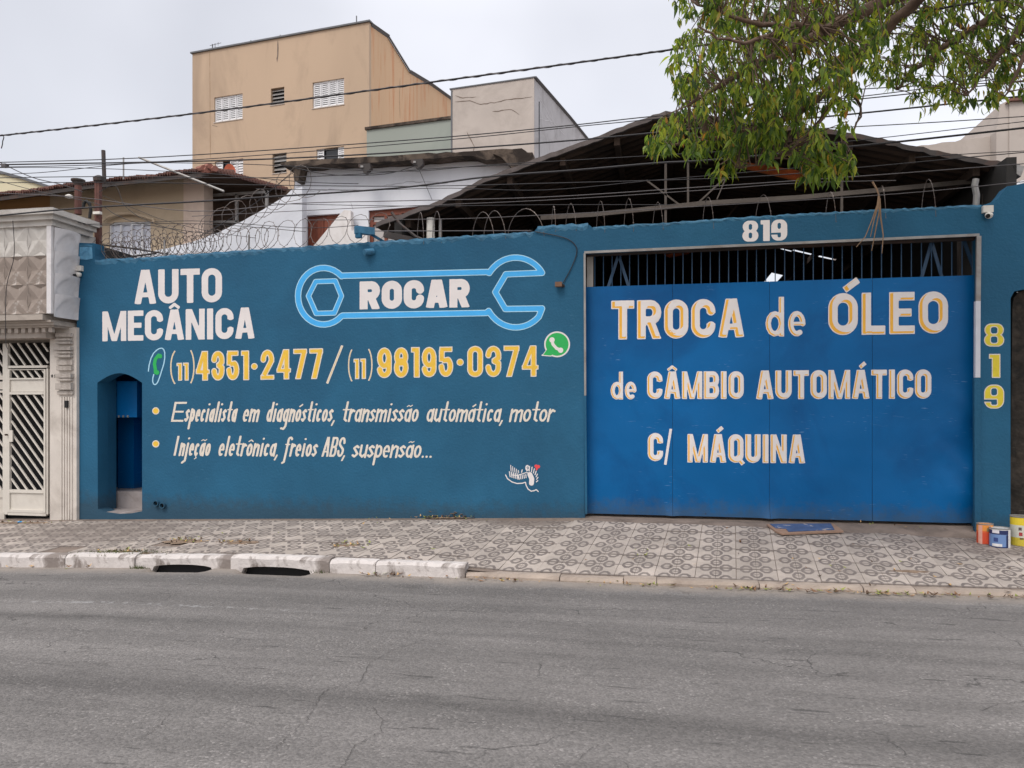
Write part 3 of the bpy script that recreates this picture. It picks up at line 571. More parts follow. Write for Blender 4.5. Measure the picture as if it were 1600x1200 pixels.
# pavement bed
xp = [-60, -30, -20, -15]+[round(-12+.25*i, 3) for i in range(80)]+[9, 12, 20, 30, 60]
yp = [YK+.06, YK+KW, 7.6, 8.1, 8.6, 9.0, 9.2]
v = [(x, y, sw(x, max(y, YK+KW))-.012) for y in yp for x in xp]; nx = len(xp)
f = [(j*nx+i, j*nx+i+1, (j+1)*nx+i+1, (j+1)*nx+i) for j in range(len(yp)-1) for i in range(nx-1)]
pav = obj('pavement', (v, f), M['mortar'], smooth=True, origin=(0, 8, 0)); tag(pav, kind='structure')
TA, TB, LEAN = .362, .30, math.tan(math.radians(5.1))
def tile_mat():
    m, N, L, B = newmat('patterned_cement_tile'); B.inputs['Roughness'].default_value = .85
    uv = N.new('ShaderNodeUVMap'); uv.uv_map = 'tile'; sp = N.new('ShaderNodeSeparateXYZ'); L.new(uv.outputs[0], sp.inputs[0])
    geo = N.new('ShaderNodeNewGeometry')
    def mth(op, a, b=None, c=None):
        q = N.new('ShaderNodeMath'); q.operation = op
        for i, x in enumerate((a, b, c)):
            if x is None: continue
            if isinstance(x, (int, float)): q.inputs[i].default_value = x
            else: L.new(x, q.inputs[i])
        return q.outputs[0]
    def noise(scale, detail=4, rough=.55):
        q = N.new('ShaderNodeTexNoise'); q.inputs['Scale'].default_value = scale; q.inputs['Detail'].default_value = detail; q.inputs['Roughness'].default_value = rough
        L.new(geo.outputs['Position'], q.inputs['Vector']); return q.outputs[0]
    def rng_(s, a, b, c, d):
        q = N.new('ShaderNodeMapRange'); L.new(s, q.inputs[0])
        for i, x in zip((1, 2, 3, 4), (a, b, c, d)): q.inputs[i].default_value = x
        return q.outputs[0]
    U, V = sp.outputs['X'], sp.outputs['Y']
    wob = mth('MULTIPLY', mth('SUBTRACT', noise(30, 3), .5), .05)
    u2 = mth('ADD', mth('ABSOLUTE', mth('SUBTRACT', U, .5)), wob); vc = mth('ABSOLUTE', mth('SUBTRACT', V, .5)); v2 = mth('SUBTRACT', .5, vc)
    def ring(a, b, rx, ry):
        a = mth('DIVIDE', a, rx); b = mth('DIVIDE', b, ry)
        d = mth('MAXIMUM', mth('MAXIMUM', a, b), mth('MULTIPLY', mth('ADD', a, b), .72))
        return mth('MULTIPLY', rng_(d, .96, 1.04, 1, 0), rng_(d, .50, .58, 0, 1))
    r1 = ring(mth('ABSOLUTE', mth('SUBTRACT', u2, .25)), v2, .155, .33); r2 = ring(u2, vc, .152, .32)
    line = rng_(v2, .045, .07, 1, 0)
    bar = mth('MULTIPLY', rng_(vc, .03, .05, 1, 0), rng_(u2, .13, .15, 1, 0))
    pat = mth('MAXIMUM', mth('MAXIMUM', r1, r2), mth('MAXIMUM', mth('MULTIPLY', line, .8), mth('MULTIPLY', bar, .8)))
    pat = mth('MULTIPLY', pat, rng_(noise(7, 6, .7), .3, .6, .68, 1.))
    oi = N.new('ShaderNodeObjectInfo')
    f = mth('MULTIPLY', rng_(oi.outputs['Random'], 0, 1, .88, 1.07), rng_(noise(2.2, 6, .7), .3, .7, .76, 1.16))
    f = mth('MULTIPLY', f, rng_(noise(40, 4, .7), .3, .7, .92, 1.06))
    sx = N.new('ShaderNodeSeparateXYZ'); L.new(geo.outputs['Position'], sx.inputs[0])
    def stain(cx, cy, rx, ry, amt):
        a = mth('DIVIDE', mth('SUBTRACT', sx.outputs['X'], cx), rx); b = mth('DIVIDE', mth('SUBTRACT', sx.outputs['Y'], cy), ry)
        d = mth('ADD', mth('ADD', mth('MULTIPLY', a, a), mth('MULTIPLY', b, b)), mth('MULTIPLY', noise(5, 6, .7), 1.3)); return rng_(d, .9, 1.6, amt, 0)
    st = mth('MAXIMUM', stain(-1.55, 8.85, .62, .22, .75), stain(-2.1, 8.9, .3, .15, .45)); st = mth('MAXIMUM', st, stain(1.75, 8.9, .8, .2, .5)); st = mth('MAXIMUM', st, stain(-6.6, 8.3, 1.3, .9, .45)); st = mth('MAXIMUM', st, stain(3.6, 8.6, 1.5, .6, .5))
    vs = N.new('ShaderNodeVectorMath'); vs.operation = 'SCALE'; vs.inputs[0].default_value = (.44, .382, .336); L.new(f, vs.inputs['Scale'])
    m1 = N.new('ShaderNodeMix'); m1.data_type = 'RGBA'; L.new(pat, m1.inputs[0]); L.new(vs.outputs[0], m1.inputs[6]); m1.inputs[7].default_value = (.15, .126, .115, 1)
    m2 = N.new('ShaderNodeMix'); m2.data_type = 'RGBA'; L.new(st, m2.inputs[0]); L.new(m1.outputs[2], m2.inputs[6]); m2.inputs[7].default_value = (.15, .118, .10, 1)
    L.new(m2.outputs[2], B.inputs['Base Color'])
    bp = N.new('ShaderNodeBump'); bp.inputs['Strength'].default_value = .4; bp.inputs['Distance'].default_value = .006; L.new(noise(60, 4), bp.inputs['Height']); L.new(bp.outputs[0], B.inputs['Normal'])
    return m
TM = tile_mat()
def tile_geo():
    """two slabs with a groove between; local origin at the centre of the top"""
    v = []; f = []; uv = []; gp = .002; b = .003
    for s in (0, 1):
        x0 = -TA/2+gp if s == 0 else gp*.5; x1 = -gp*.5 if s == 0 else TA/2-gp
        y0, y1 = -TB/2+gp, TB/2-gp
        n = len(v)
        for xx, yy, zz in ((x0, y0, -.02), (x1, y0, -.02), (x1, y1, -.02), (x0, y1, -.02), (x0, y0, -b*.6), (x1, y0, -b*.6), (x1, y1, -b*.6), (x0, y1, -b*.6),
                           (x0+b, y0+b, 0), (x1-b, y0+b, 0), (x1-b, y1-b, 0), (x0+b, y1-b, 0)):
            v.append((xx+LEAN*yy, yy, zz)); uv.append((xx/TA+.5, yy/TB+.5))
        for k in range(4):
            j = (k+1) % 4; f.append((n+k, n+j, n+4+j, n+4+k)); f.append((n+4+k, n+4+j, n+8+j, n+8+k))
        f.append((n+8, n+9, n+10, n+11))
    return v, f, uv
def setuv(me, uvs):
    l = me.uv_layers.new(name='tile'); vi = np.empty(len(me.loops), dtype=np.int32); me.loops.foreach_get('vertex_index', vi)
    l.data.foreach_set('uv', np.asarray(uvs, dtype=np.float32)[vi].ravel())
tv, tf, tuv = tile_geo()
tile_me = bpy.data.meshes.new('paving_tile'); tile_me.from_pydata(tv, [], tf); tile_me.materials.append(TM); setuv(tile_me, tuv); tile_me.update()
far = G(); faruv = []; cells = []
for r in range(7):
    for c in range(-40, 40):
        yc = YK+KW+.006+TB*(r+.5); xc = (c+.31)*TA+LEAN*(yc-YK)
        if yc > YW-.02: continue
        cells.append((abs(xc+1.9), xc, yc, r, c))
missing = {(1, -15), (0, -18)}
near = 0
for _, xc, yc, r, c in sorted(cells):
    if (r, c) in missing: continue
    zc = sw(xc, yc); sx_ = (sw(xc+.1, yc)-sw(xc-.1, yc))/.2; sy_ = (sw(xc, yc+.1)-sw(xc, yc-.1))/.2
    sx_ += random.gauss(0, .009); sy_ += random.gauss(0, .009); dz = random.gauss(0, .0022)
    if near < 270 and -9.6 < xc < 5.4:
        o = bpy.data.objects.new('paving_tile', tile_me); C.objects.link(o); o.parent = pav
        o.location = (xc, yc-8, zc+dz); o.rotation_euler = (math.atan(sy_), -math.atan(sx_), 0); near += 1
    else:
        far.add([(xc+a, yc+b, zc+q+a*sx_+b*sy_) for a, b, q in tv], tf); faruv += tuv
o = obj('paving_tile', far.vf, TM, pav, kind='stuff'); setuv(o.data, faruv)
# kerb: separate stones
kerb_px = [-330, -180, -60, 101, 210, 360, 515, 587, 727, 874, 974, 1026, 1187, 1350, 1432, 1640, 1800, 2000]
kx = [at(p, 890 if p < 727 else 920, YK)[0] for p in kerb_px]; kx = [-30, -20, -14]+kx+[kx[-1]+2, 14, 22, 30]
kerb = thing('kerb', None, None, (0, YK, 0)); kerb['kind'] = 'structure'
for i, (a, b) in enumerate(zip(kx[:-1], kx[1:])):
    white = (a+b)/2 < -1.9; n = max(4, int((b-a)/.07)); hole = None
    for d0, d1 in drains:
        if a-.02 < d0 and d1 < b+.12: hole = (d0, min(d1, b-.03))
    v = []; sec = []; rr = random.Random(i*3+1)
    n = min(n, 40); off = rr.uniform(-.008, .008); hoff = rr.uniform(-.008, .008)
    for k in range(n+1):
        x = a+.004+(b-a-.008)*k/n; z0 = gz(x)-.14; H = kh((a+b)/2); zt = gz(x)+H+hoff
        e = .009*max(0, 1-min(k, n-k)/1.2)*(1 if white else .8)
        j = lambda s: rr.uniform(-s, s)
        zb = z0
        if hole and hole[0] < x < hole[1]: zb = gz(x)+.004+.034*math.sin(math.pi*(x-hole[0])/(hole[1]-hole[0]))**.5
        w = .0055 if white else .004
        sec.append([(x, YK+off+j(w)*.6, zb), (x, YK+off+j(w)+e*.3, max(zb+.004, zt-.03-e+j(w))), (x, YK+off+.02+j(w)+e*.4, zt-.006-e+j(w)), (x, YK+off+.055+j(w), zt-e*.8+j(w)*.8), (x, YK+KW-.004+j(w), zt-.004+j(w)*.5), (x, YK+KW, min(zt-.05, zb+.1)), (x, YK+KW, zb)])
    m_ = len(sec[0]); f = []
    for k in range(n):
        for q in range(m_-1): f.append((k*m_+q, (k+1)*m_+q, (k+1)*m_+q+1, k*m_+q+1))
        f.append((k*m_+m_-1, (k+1)*m_+m_-1, (k+1)*m_, k*m_))
    f.append(tuple(range(m_))[::-1]); f.append(tuple(n*m_+q for q in range(m_)))
    obj('kerb_stone', ([p for s in sec for p in s], f), M['kerb_white'] if white else M['kerb_grey'], kerb, origin=((a+b)/2, YK, gz((a+b)/2)), smooth=False)
for a, b in drains:      # gully behind each broken opening, painted black for its shade
    g = G(); g.box(a-.05, b+.05, YK+.10, YK+.135, gz(a)-.4, gz(a)+.07); g.box(a-.05, b+.05, YK-.20, YK+.10, gz(a)-.42, gz(a)-.40)
    obj('gully', g.vf, M['black'], kerb)
# ------------------------------------------------------------------ front wall of the workshop
PW = YP(YW); WT = .20
fw = thing('front_wall', 'long dark blue painted street wall covered in hand-painted white and yellow lettering', 'wall', (-3.5, YW, .2))
def px(P, pts): return [P.sz(*p) for p in pts]
def rough(P, pts, step=9, amp=1.0, seed=1):
    """subdivide a pixel polyline and make it uneven"""
    r = random.Random(seed); out = []
    for (x0, y0), (x1, y1) in zip(pts[:-1], pts[1:]):
        n = max(1, int(math.hypot(x1-x0, y1-y0)/step))
        for k in range(n):
            t = k/n; out.append((x0+(x1-x0)*t+(r.uniform(-amp, amp)*.5 if k else 0), y0+(y1-y0)*t+(r.uniform(-amp, amp) if k else 0)))
    out.append(pts[-1]); return out
top = [(121, 379), (147, 380), (149, 407), (230, 403), (300, 398), (400, 391), (500, 385), (600, 378), (700, 371), (790, 366), (834, 363), (840, 355), (919, 350), (926, 356), (1060, 348), (1200, 338), (1330, 331), (1450, 325), (1533, 321), (1556, 313), (1566, 302), (1574, 291), (1600, 286), (1668, 282)]
topr = rough(PW, top, 8, 1.1, 3)
gate_hole = [(1668, 452), (1600, 452), (1585, 455), (1579, 466), (1579, 900), (1528, 900), (1530, 370), (1531, 366), (1200, 380), (912, 395), (914, 900)]
outer = [(120, 900)]+[(120, 380)]+topr+gate_hole
outer = outer[::-1]
niche = [(153, 795), (165, 800), (187, 803), (205, 802), (222, 799), (222, 598)]+[(222-70*i/10, 598-15*math.sin(math.pi*i/10)) for i in range(1, 10)]+[(152, 598)]
wm = obj('wall_panel', plate(PW, px(PW, outer), [px(PW, niche)], 0, WT), M['wall_blue'], fw)
def rough_band(name, line, w0, w1, seed, out=.005):
    r = random.Random(seed); line = rough(PW, line, 6, 1.0, seed+3); a = [PW.sz(*p) for p in line]; g = G(); n = len(a)
    wid = [r.uniform(w0, w1) for _ in a]
    for k, p in enumerate(a):
        s, z = p; w = wid[k]/115
        g.v += [PW.w(s, z+.012, -.02), PW.w(s, z+.010+r.uniform(-.004, .004), out*.8), PW.w(s, z-w*.35, out*1.5+r.uniform(-.003, .006)), PW.w(s, z-w, .001)]
    for k in range(n-1):
        for q in range(3): g.f.append((4*k+q, 4*k+q+1, 4*k+q+5, 4*k+q+4))
    return obj(name, g.vf, M['wall_rough'], fw, smooth=False)
rough_band('rough_plaster_edge', top[2:11], 2, 8, 5, .003); rough_band('rough_plaster_edge', top[11:13], 3, 10, 6, .003); rough_band('rough_plaster_edge', top[13:19], 1.5, 4, 8, .002)
rough_band('rough_plaster_edge', [(124, 383), (145, 384)], 3, 5, 9)
obj('pale_patch', plate(PW, px(PW, [(125, 386), (144, 386), (145, 404), (136, 406), (124, 405)])[::-1], [], .006, .005), M['patch_blue'], fw)
# pillar front stands a little proud, with the narrow return beside the gate
PL_ = YP(YW)
# niche (electricity-meter alcove)
al = thing('meter_alcove', 'deep arched blue alcove in the left of the painted wall', 'alcove', at(187, 803, YW+.3))
X0 = at(152, 700, YW)[0]; X1 = at(222, 700, YW)[0]; zb = at(187, 801, YW)[2]; zt = at(187, 583, YW)[2]+.03
g = G(); g.box(X0-.12, X0-.001, YW+WT, YW+.37, zb-.1, zt+.1); obj('side_wall', g.vf, M['wall_blue'], al)
g = G(); g.box(X0-.4, X1+.5, YW+1.0, YW+1.1, zb-.2, zt+.1); g.box(X1+.03, X1+.1, YW+WT, YW+1.0, zb-.2, zt+.1); g.box(X0-.5, X0-.4, YW+.37, YW+1.1, zb-.2, zt+.1); obj('back_wall', g.vf, M['gate_blue'], al)
g = G(); g.box(X0-.4, X1+.1, YW+WT, YW+1.0, zt, zt+.1); obj('ceiling', g.vf, M['wall_blue'], al)
g = G(); g.box(X0-.4, X1+.03, YW+.01, YW+1.0, zb-.3, zb+.003); obj('floor', g.vf, M['terrace'], al)
zs = at(200, 768, YW+.42)[2]; g = G(); g.box(X0-.4, X1+.03, YW+.42, YW+1.0, zb, zs); obj('step', g.vf, M['terrace'], al)
q0 = at(166, 596, YW+.40); q1 = at(214, 652, YW+.40)
mb = thing('meter_box', 'dark blue square electricity meter box hung high inside the arched alcove', 'meter box', ((q0[0]+q1[0])/2, YW+.5, q1[2]))
g = G(); g.box(q0[0], q1[0], YW+.40, YW+.62, q1[2], q0[2]); obj('box_body', g.vf, M['gate_blue'], mb)
r0 = at(172, 608, YW+.395); r1 = at(182, 620, YW+.395); g = G(); g.box(r0[0], r1[0], YW+.390, YW+.3985, r1[2], r0[2]); obj('window', g.vf, M['glass'], mb)
for k in range(3):
    a = at(186+k*7, 651, YW+.397); g = G(); g.box(a[0]-.012, a[0]+.012, YW+.388, YW+.399, a[2]-.01, a[2]+.02); obj('catch', g.vf, M['galv'], mb)
r0 = at(184, 655, YW+.8); r1 = at(209, 760, YW+.8); g = G(); g.box(r0[0], r1[0], YW+.8, YW+.98, r1[2]-.1, r0[2]+.2); obj('pier', g.vf, M['gate_blue'], al)
# --- lettering on the wall
WLh = [(M['white_letter'], 0, None)]
lettering('painted_word', 'AUTO', (210, 347, 475.5, 472, 53.5, 53.5), .19, WLh, PW, fw, gap=.055, label='large white word AUTO')
lettering('painted_word', 'MECÂNICA', (160, 398, 533.3, 529, 46.5, 49), .20, WLh, PW, fw, gap=.05, label='large white word MECÂNICA')
lettering('painted_word', 'ROCAR', (562, 734, 483.5, 480, 43.5, 44.5), .285, WLh, PW, fw, gap=.06, label='heavy white word ROCAR inside the wrench')
YL = [(M['cream_letter'], 0, None), (M['yellow_letter'], 1.5, None)]
YT = [(M['cream_letter'], 0, None), (M['yellow_letter'], .8, None)]
yl = 'yellow white-edged phone number '
lettering('painted_number', '(', (266, 276, 598, 598, 48, 48), .045, YT, PW, fw)
lettering('painted_number', '11', (276, 295, 595, 594.5, 28, 28), .23, YL, PW, fw, gap=.05)
lettering('painted_number', ')', (296, 304, 597, 597, 48, 48), .045, YT, PW, fw)
lettering('painted_number', '4351', (306, 389.5, 595, 594, 46.5, 46.5), .20, YL, PW, fw, gap=.05, label=yl+'beginning 4351')
lettering('painted_number', '2477', (407, 505, 593.5, 592, 47, 48), .19, YL, PW, fw, gap=.07, label=yl+'ending 2477')
lettering('painted_number', '/', (509, 537, 597, 597, 55, 55), .11, YL, PW, fw)
lettering('painted_number', '(', (544, 552, 594, 594, 46, 46), .045, YT, PW, fw)
lettering('painted_number', '11', (552.5, 572, 592.5, 592, 32, 32), .21, YL, PW, fw, gap=.05)
lettering('painted_number', ')', (574, 582, 593, 593, 46, 46), .045, YT, PW, fw)
lettering('painted_number', '98195', (589, 708.5, 591, 589, 48, 47.5), .20, YL, PW, fw, gap=.06, label=yl+'beginning 98195')
lettering('painted_number', '0374', (730, 841.5, 589.5, 588.5, 49, 49), .19, YL, PW, fw, gap=.07, label=yl+'ending 0374')
def disc(cx, cy, r): return lambda X, Y: np.hypot(X-cx, Y-cy)-r
for cx, cy, r in ((397.5, 572.5, 5.2), (719, 566, 5.6), (243.5, 642, 5.6), (243.5, 693.5, 5.6)):
    drawing('painted_dot', [(M['cream_letter'], disc(cx, cy, r)), (M['yellow_letter'], disc(cx, cy, r-1.4))], (cx-8, cy-8, cx+8, cy+8), .8, PW, fw)
CL = [(M['cream_letter'], 0, None)]; k = dict(shear=.2)
def ital(txt, x0, x1, b0, b1, h=31, T=.108): lettering('painted_word', txt, (x0, x1-5, b0, b1, h, h), T, CL, PW, fw, gap=.035, shear=.2, label='white slanted script word '+txt.strip(',.'))
for txt, a, b in (('Especialista', 267, 373), ('em', 378, 408), ('diagnósticos,', 415, 528), ('transmissão', 533, 657), ('automática,', 665, 791), ('motor', 795, 869)): ital(txt, a, b, 659, 659)
for txt, a, b, y in (('Injeção', 268, 332, 712), ('eletrônica,', 340, 439, 712.5), ('freios', 443, 499, 713), ('ABS,', 502, 543, 713.5), ('suspensão...', 549, 680, 715)): ital(txt, a, b, y, y+.5)
# wrench outline
c1 = arc(505.5, 462.8, 39.6, 44, 322, 37, 24); c1 = arc(505.5, 462.8, 39.8, 44.2, -45, -315, 26)
wr = c1+[(535.5, 493.2)]+[(760, 489)]+arc(806, 457, 50, 54.5, 148, 44, 16)+[(847, 482), (789.5, 482.8), (774, 456.5), (790.5, 428.6), (847, 426.3)]+arc(806, 457, 50, 54.5, -40, -146, 16)+[(760.5, 425), (535.5, 430.8)]
hexa = [(493.4, 440), (524, 439), (533.6, 462.5), (522.5, 489), (494, 489.8), (482, 462.5)]
wf = lambda ins: (lambda X, Y: np.minimum(path_sdf(X, Y, wr, 5.0, closed=True), path_sdf(X, Y, hexa, 4.2, closed=True))+ins)
drawing('wrench_outline', [(M['pale_letter'], wf(0)), (M['sky_letter'], wf(1.3))], (455, 388, 862, 522), 1.15, PW, fw, label='light blue painted outline of a spanner around the name')
# messaging and telephone marks
def bub(r, tl): 
    def fn(X, Y):
        d = np.hypot(X-870.5, Y-538)-r; t = np.clip((860-X)/12, 0, 1); w = (1-t)*9-.5+tl
        return np.minimum(d, np.maximum(np.maximum(np.abs(Y-(547+t*8))-w, 848-tl*1.2-X), X-862))
    return fn
def handset(cx, cy, s, a, th=3.2):
    c, q = math.cos(math.radians(a)), math.sin(math.radians(a))
    pts = [(-9, -7), (-6, 1), (0, 6), (8, 8.5)]; P_ = [(cx+s*(x*c-y*q), cy+s*(x*q+y*c)) for x, y in pts]
    def fn(X, Y):
        d = path_sdf(X, Y, P_, th*.62*s, butt=False)
        for (ax, ay), (bx, by) in ((P_[0], P_[1]), (P_[-1], P_[-2])):
            mx, my = ax*.8+bx*.2, ay*.8+by*.2; d = np.minimum(d, np.hypot(X-mx, Y-my)-th*1.1*s)
        return d
    return fn
hs = handset(870.5, 538, 1.05, 8, 3.6)
drawing('round_phone_mark', [(M['white_letter'], bub(20.2, 1.5)), (M['green_letter'], bub(17.8, 0)), (M['white_letter'], hs)], (842, 514, 894, 562), .8, PW, fw, label='round green speech-bubble mark with white handset')
oval = [(232, 580), (233, 571), (236, 560), (240, 552), (245, 547), (249, 544.6), (253, 544), (256, 546), (257.5, 551), (257.5, 560), (256, 569), (252.5, 580), (250, 588), (247.5, 595), (245, 599.5), (242.5, 601), (240, 600), (238.7, 596), (239, 590), (240.5, 585)]
tel = lambda X, Y: np.minimum(np.minimum(path_sdf(X, Y, [(248, 555), (243, 561), (241.5, 569), (243, 577), (243, 582)], 2.6, butt=False), np.hypot(X-250, Y-556.5)-3.6), np.hypot((X-245.5), Y-582)-3.6)
drawing('telephone_mark', [(M['pale_letter'], lambda X, Y: path_sdf(X, Y, oval, .85, butt=False)), (M['green_letter'], lambda X, Y: tel(X, Y))], (226, 540, 266, 604), .7, PW, fw, label='green handset in a thin pale loop')
# signature
def sg(X, Y):
    d = path_sdf(X, Y, [(790, 742), (793, 748), (800, 753), (808, 755.5), (816, 755), (821, 753.5), (822, 758), (825, 764), (830, 767.5), (835, 766.5), (838, 765), (841, 768)], .8, butt=False)
    d = np.minimum(d, path_sdf(X, Y, [(800, 742), (808, 743), (814, 741), (822, 738.5), (827, 739)], .7, butt=False))
    return np.minimum(d, path_sdf(X, Y, [(828, 741.5), (831, 748), (830.5, 755)], 3.8, butt=False))
def sg2(X, Y):
    d = np.full(X.shape, 9e9); r = random.Random(4)
    for i in range(5): x = 796+i*3.0; d = np.minimum(d, path_sdf(X, Y, [(x, 737+i*.7), (x+1.2, 745+i*.9)], .75, butt=False)); d = np.minimum(d, path_sdf(X, Y, [(x+2, 727+i*2), (x+2.6, 736+i*.8)], .6, butt=False))
    for i in range(5): x = 810+i*2.9; d = np.minimum(d, path_sdf(X, Y, [(x, 743-i*.4), (x+1.3-i*.2, 749-i*.6)], .7, butt=False))
    for i in range(8):
        t = math.radians(100-i*16); cx, cy = 826+13*math.cos(t), 747-14*math.sin(t); d = np.minimum(d, path_sdf(X, Y, [(cx-.5, cy+3), (cx+1.6*math.cos(t), cy-4.5*math.sin(t))], .75, butt=False))
    d = np.minimum(d, np.abs(np.hypot((X-824), (Y-731)*.7)-2.6)-.6); d = np.minimum(d, path_sdf(X, Y, [(816, 734), (815, 738)], .8, butt=False)); return d
drawing('painter_signature', [(M['white_letter'], sg), (M['white_letter'], sg2)], (786, 722, 846, 772), .6, PW, fw, label='small white script signature of the sign painter')
def heart(X, Y):
    x, y = X-839.5, Y-730; return np.minimum(np.minimum(np.hypot(x+1.8, y+1.6)-2.6, np.hypot(x-1.8, y+1.0)-2.6), path_sdf(X, Y, [(839.5, 729.5), (838.5, 733.5)], 1.5, butt=False))
drawing('painted_heart', [(M['red_letter'], heart)], (833, 723, 847, 739), .5, PW, fw)
# house number, twice
lettering('house_number', '819', (1160, 1230, 378, 375.5, 32.5, 33), .30, WLh, PW, fw, gap=.07, style='heavy', label='white number 819 on the beam over the gate')
LL = [(M['cream_letter'], 0, None), (M['lemon_letter'], 1.5, None)]
lettering('house_number', '8', (1537.5, 1569, 541.5, 541.5, 36, 36), .30, LL, PW, fw, style='heavy', label='yellow 8 on the right pillar')
lettering('house_number', '1', (1545, 1563, 590.5, 590.5, 37.5, 37.5), .34, LL, PW, fw, style='heavy', label='yellow 1 on the right pillar')
lettering('house_number', '9', (1537.5, 1569, 638.5, 638.5, 37.5, 37.5), .30, LL, PW, fw, style='heavy', label='yellow 9 on the right pillar')
# ------------------------------------------------------------------ gate
YG = 9.24; PG = YP(YG)
gate = thing('workshop_gate', 'wide blue sheet-metal gate with barred top lettered in white for oil changes', 'gate', at(1215, 812, YG))
stop = lambda x: 448.5-(x-915)*(18.5/610); sbot = lambda x: 802+(x-915)*(16/610)
sxs = [914, 1051, 1202.5, 1363, 1530]; GPH = [.7, 2.1, 4.0, 5.2, 1.3]
def gate_off(x, y, i=None):
    if i is None: i = sum(x > q for q in sxs[1:-1])
    ph = GPH; o = .005*math.sin(x*.021+ph[0]+y*.004)*math.sin(y*.017+ph[1]+i)+.0022*math.sin(x*.055+ph[2])*math.sin(y*.041+ph[3])+.002*(i % 2)
    lo = max(0, (y-(sbot(x)-20))/20)
    for sx0, amp in ((1051, .05), (1202.5, .055), (1363, .012)):
        d = abs(x-sx0)
        if d < 13: o += amp*lo**2*(1-d/13)
    o += .003*lo*math.sin(x*.11+ph[4])
    if x > 1455 and y > 540:
        k_ = (x-1455)/75*min(1, (y-540)/120); o += .020*k_*math.sin(y*.05+x*.03)+.014*k_*math.sin(y*.13-x*.07)+.008*k_*math.sin(y*.31+x*.11)
    return o
for i, (a, b) in enumerate(zip(sxs[:-1], sxs[1:])):
    n, mm = 22, 30; pts = []; ph = GPH; so_ = lambda x, y: gate_off(x, y, i)
    for jj in range(mm+1):
        for ii in range(n+1):
            x = a+(b-a)*ii/n+(.25 if ii == 0 and i else 0)-(.25 if ii == n and i < 3 else 0); y = stop(x)+(sbot(x)-stop(x))*jj/mm
            s, z = PG.sz(x, y); pts.append((s, z, so_(x, y)))
    v = [PG.w(s, z, o) for s, z, o in pts]+[PG.w(s, z, o-.004) for s, z, o in pts]; q = (n+1)*(mm+1); v += v; w = n+1; f = []
    for jj in range(mm):
        for ii in range(n):
            k0 = jj*w+ii; f.append((k0, k0+w, k0+w+1, k0+1)); f.append((k0+q, k0+q+1, k0+q+w+1, k0+q+w))
    z2 = 2*q
    for ii in range(n): f.append((z2+ii, z2+ii+1, z2+ii+1+q, z2+ii+q)); k0 = z2+mm*w+ii; f.append((k0, k0+q, k0+q+1, k0+1))
    for jj in range(mm): k0 = z2+jj*w; f.append((k0, k0+q, k0+q+w, k0+w)); k0 = z2+jj*w+n; f.append((k0, k0+w, k0+w+q, k0+q))
    gs = obj('gate_sheet', (v, f), M['gate_blue'], gate); gs.data.polygons.foreach_set('use_smooth', [k_ < 2*n*mm and k_ % 2 == 0 for k_ in range(len(gs.data.polygons))])
for p_ in (1051, 1202.5, 1363):
    a_, b_ = at(p_-5, stop(p_), YG+.02), at(p_+5, sbot(p_), YG+.02); g = G(); g.box(a_[0], b_[0], YG+.015, YG+.045, b_[2]+.01, a_[2]-.01); obj('stile', g.vf, M['dark_steel'], gate)
Xa = at(929, 420, YG)[0]; Xb = at(1521, 420, YG)[0]
lin_top = lambda x: 397-(x-915)*(26/615)
nb = 41
def X2px(X, Y):      # inverse for bars: pixel column of a point
    den = -X*RY+Y*RX; return 800+F*(X*RX+Y*RY)/den
for i in range(nb):
    X = Xa+(Xb-Xa)*i/(nb-1); p = X2px(X, YG+.03); z1 = at(p, lin_top(p), YG+.03)[2]; z0 = at(p, stop(p)+8, YG+.03)[2]
    g = G(); g.tube([(X, YG+.03, z0), (X, YG+.03, z1)], .0062, 6); obj('bar', g.vf, M['bar_blue'], gate, origin=(X, YG+.03, z0))
def pxbeam(name, P_, a, b, w, h, m, parent, out=0., **kw):
    sa, sb = P_.sz(*a), P_.sz(*b); g = G(); g.beam(P_.w(*sa, out), P_.w(*sb, out), w, h); return obj(name, g.vf, m, parent, **kw)
for a, b in (((966, 400), (950, 450)), ((967, 400), (983, 450)), ((1455, 380), (1439, 436)), ((1456, 380), (1472, 436)), ((1506, 376), (1526, 432))):
    pxbeam('brace', YP(YG+.07), a, b, .035, .02, M['bar_blue'], gate)
pxbeam('jamb', YP(YG+.09), (922, 400), (922, 450), .075, .04, M['cream'], gate); pxbeam('jamb', YP(YG+.25), (1500, 376), (1500, 432), .05, .04, M['purlin'], gate)
pxbeam('top_rail', PG, (916, 399), (1528, 373), .03, .05, M['dark_steel'], gate)
fr = M['galv']
# painted-over and bare lengths of the steel frame round the opening
PF = YP(YW-.004)
pxbeam('frame_top', PF, (913, 394.5), (1530, 367), .028, .02, fr, gate)
pxbeam('frame_side', PF, (913.5, 396), (914.5, 618), .024, .03, fr, gate); pxbeam('frame_side', PF, (914.5, 618.3), (916, 803), .024, .03, M['wall_blue'], gate)
M['white_strip'] = mat('white_flaked_strip', lin((205, 206, 214)), .6, .08, 6, .2, 40)
pxbeam('frame_side', PF, (1529, 369), (1528, 471), .045, .03, fr, gate); pxbeam('frame_side', PF, (1527, 471), (1526.5, 590), .048, .05, M['white_strip'], gate)
pxbeam('frame_side', PF, (1526, 590.4), (1526.5, 842), .062, .05, M['wall_blue'], gate)
PT = YP(YG); fwg = gate
SH = (1.6, 1.6)
def three(T_, ins=1.3, s=(2.6, 1.8)): return [(M['white_letter'], 0, None), (M['orange_letter'], ins, None), (M['white_letter'], ins, s)]
def gl(txt, box, T, lay, gap, **kw): lettering('painted_word', txt, box, T, lay, PT, gate, gap=gap, out=.0028, relief=gate_off, label='white orange-shaded word '+txt, **kw)
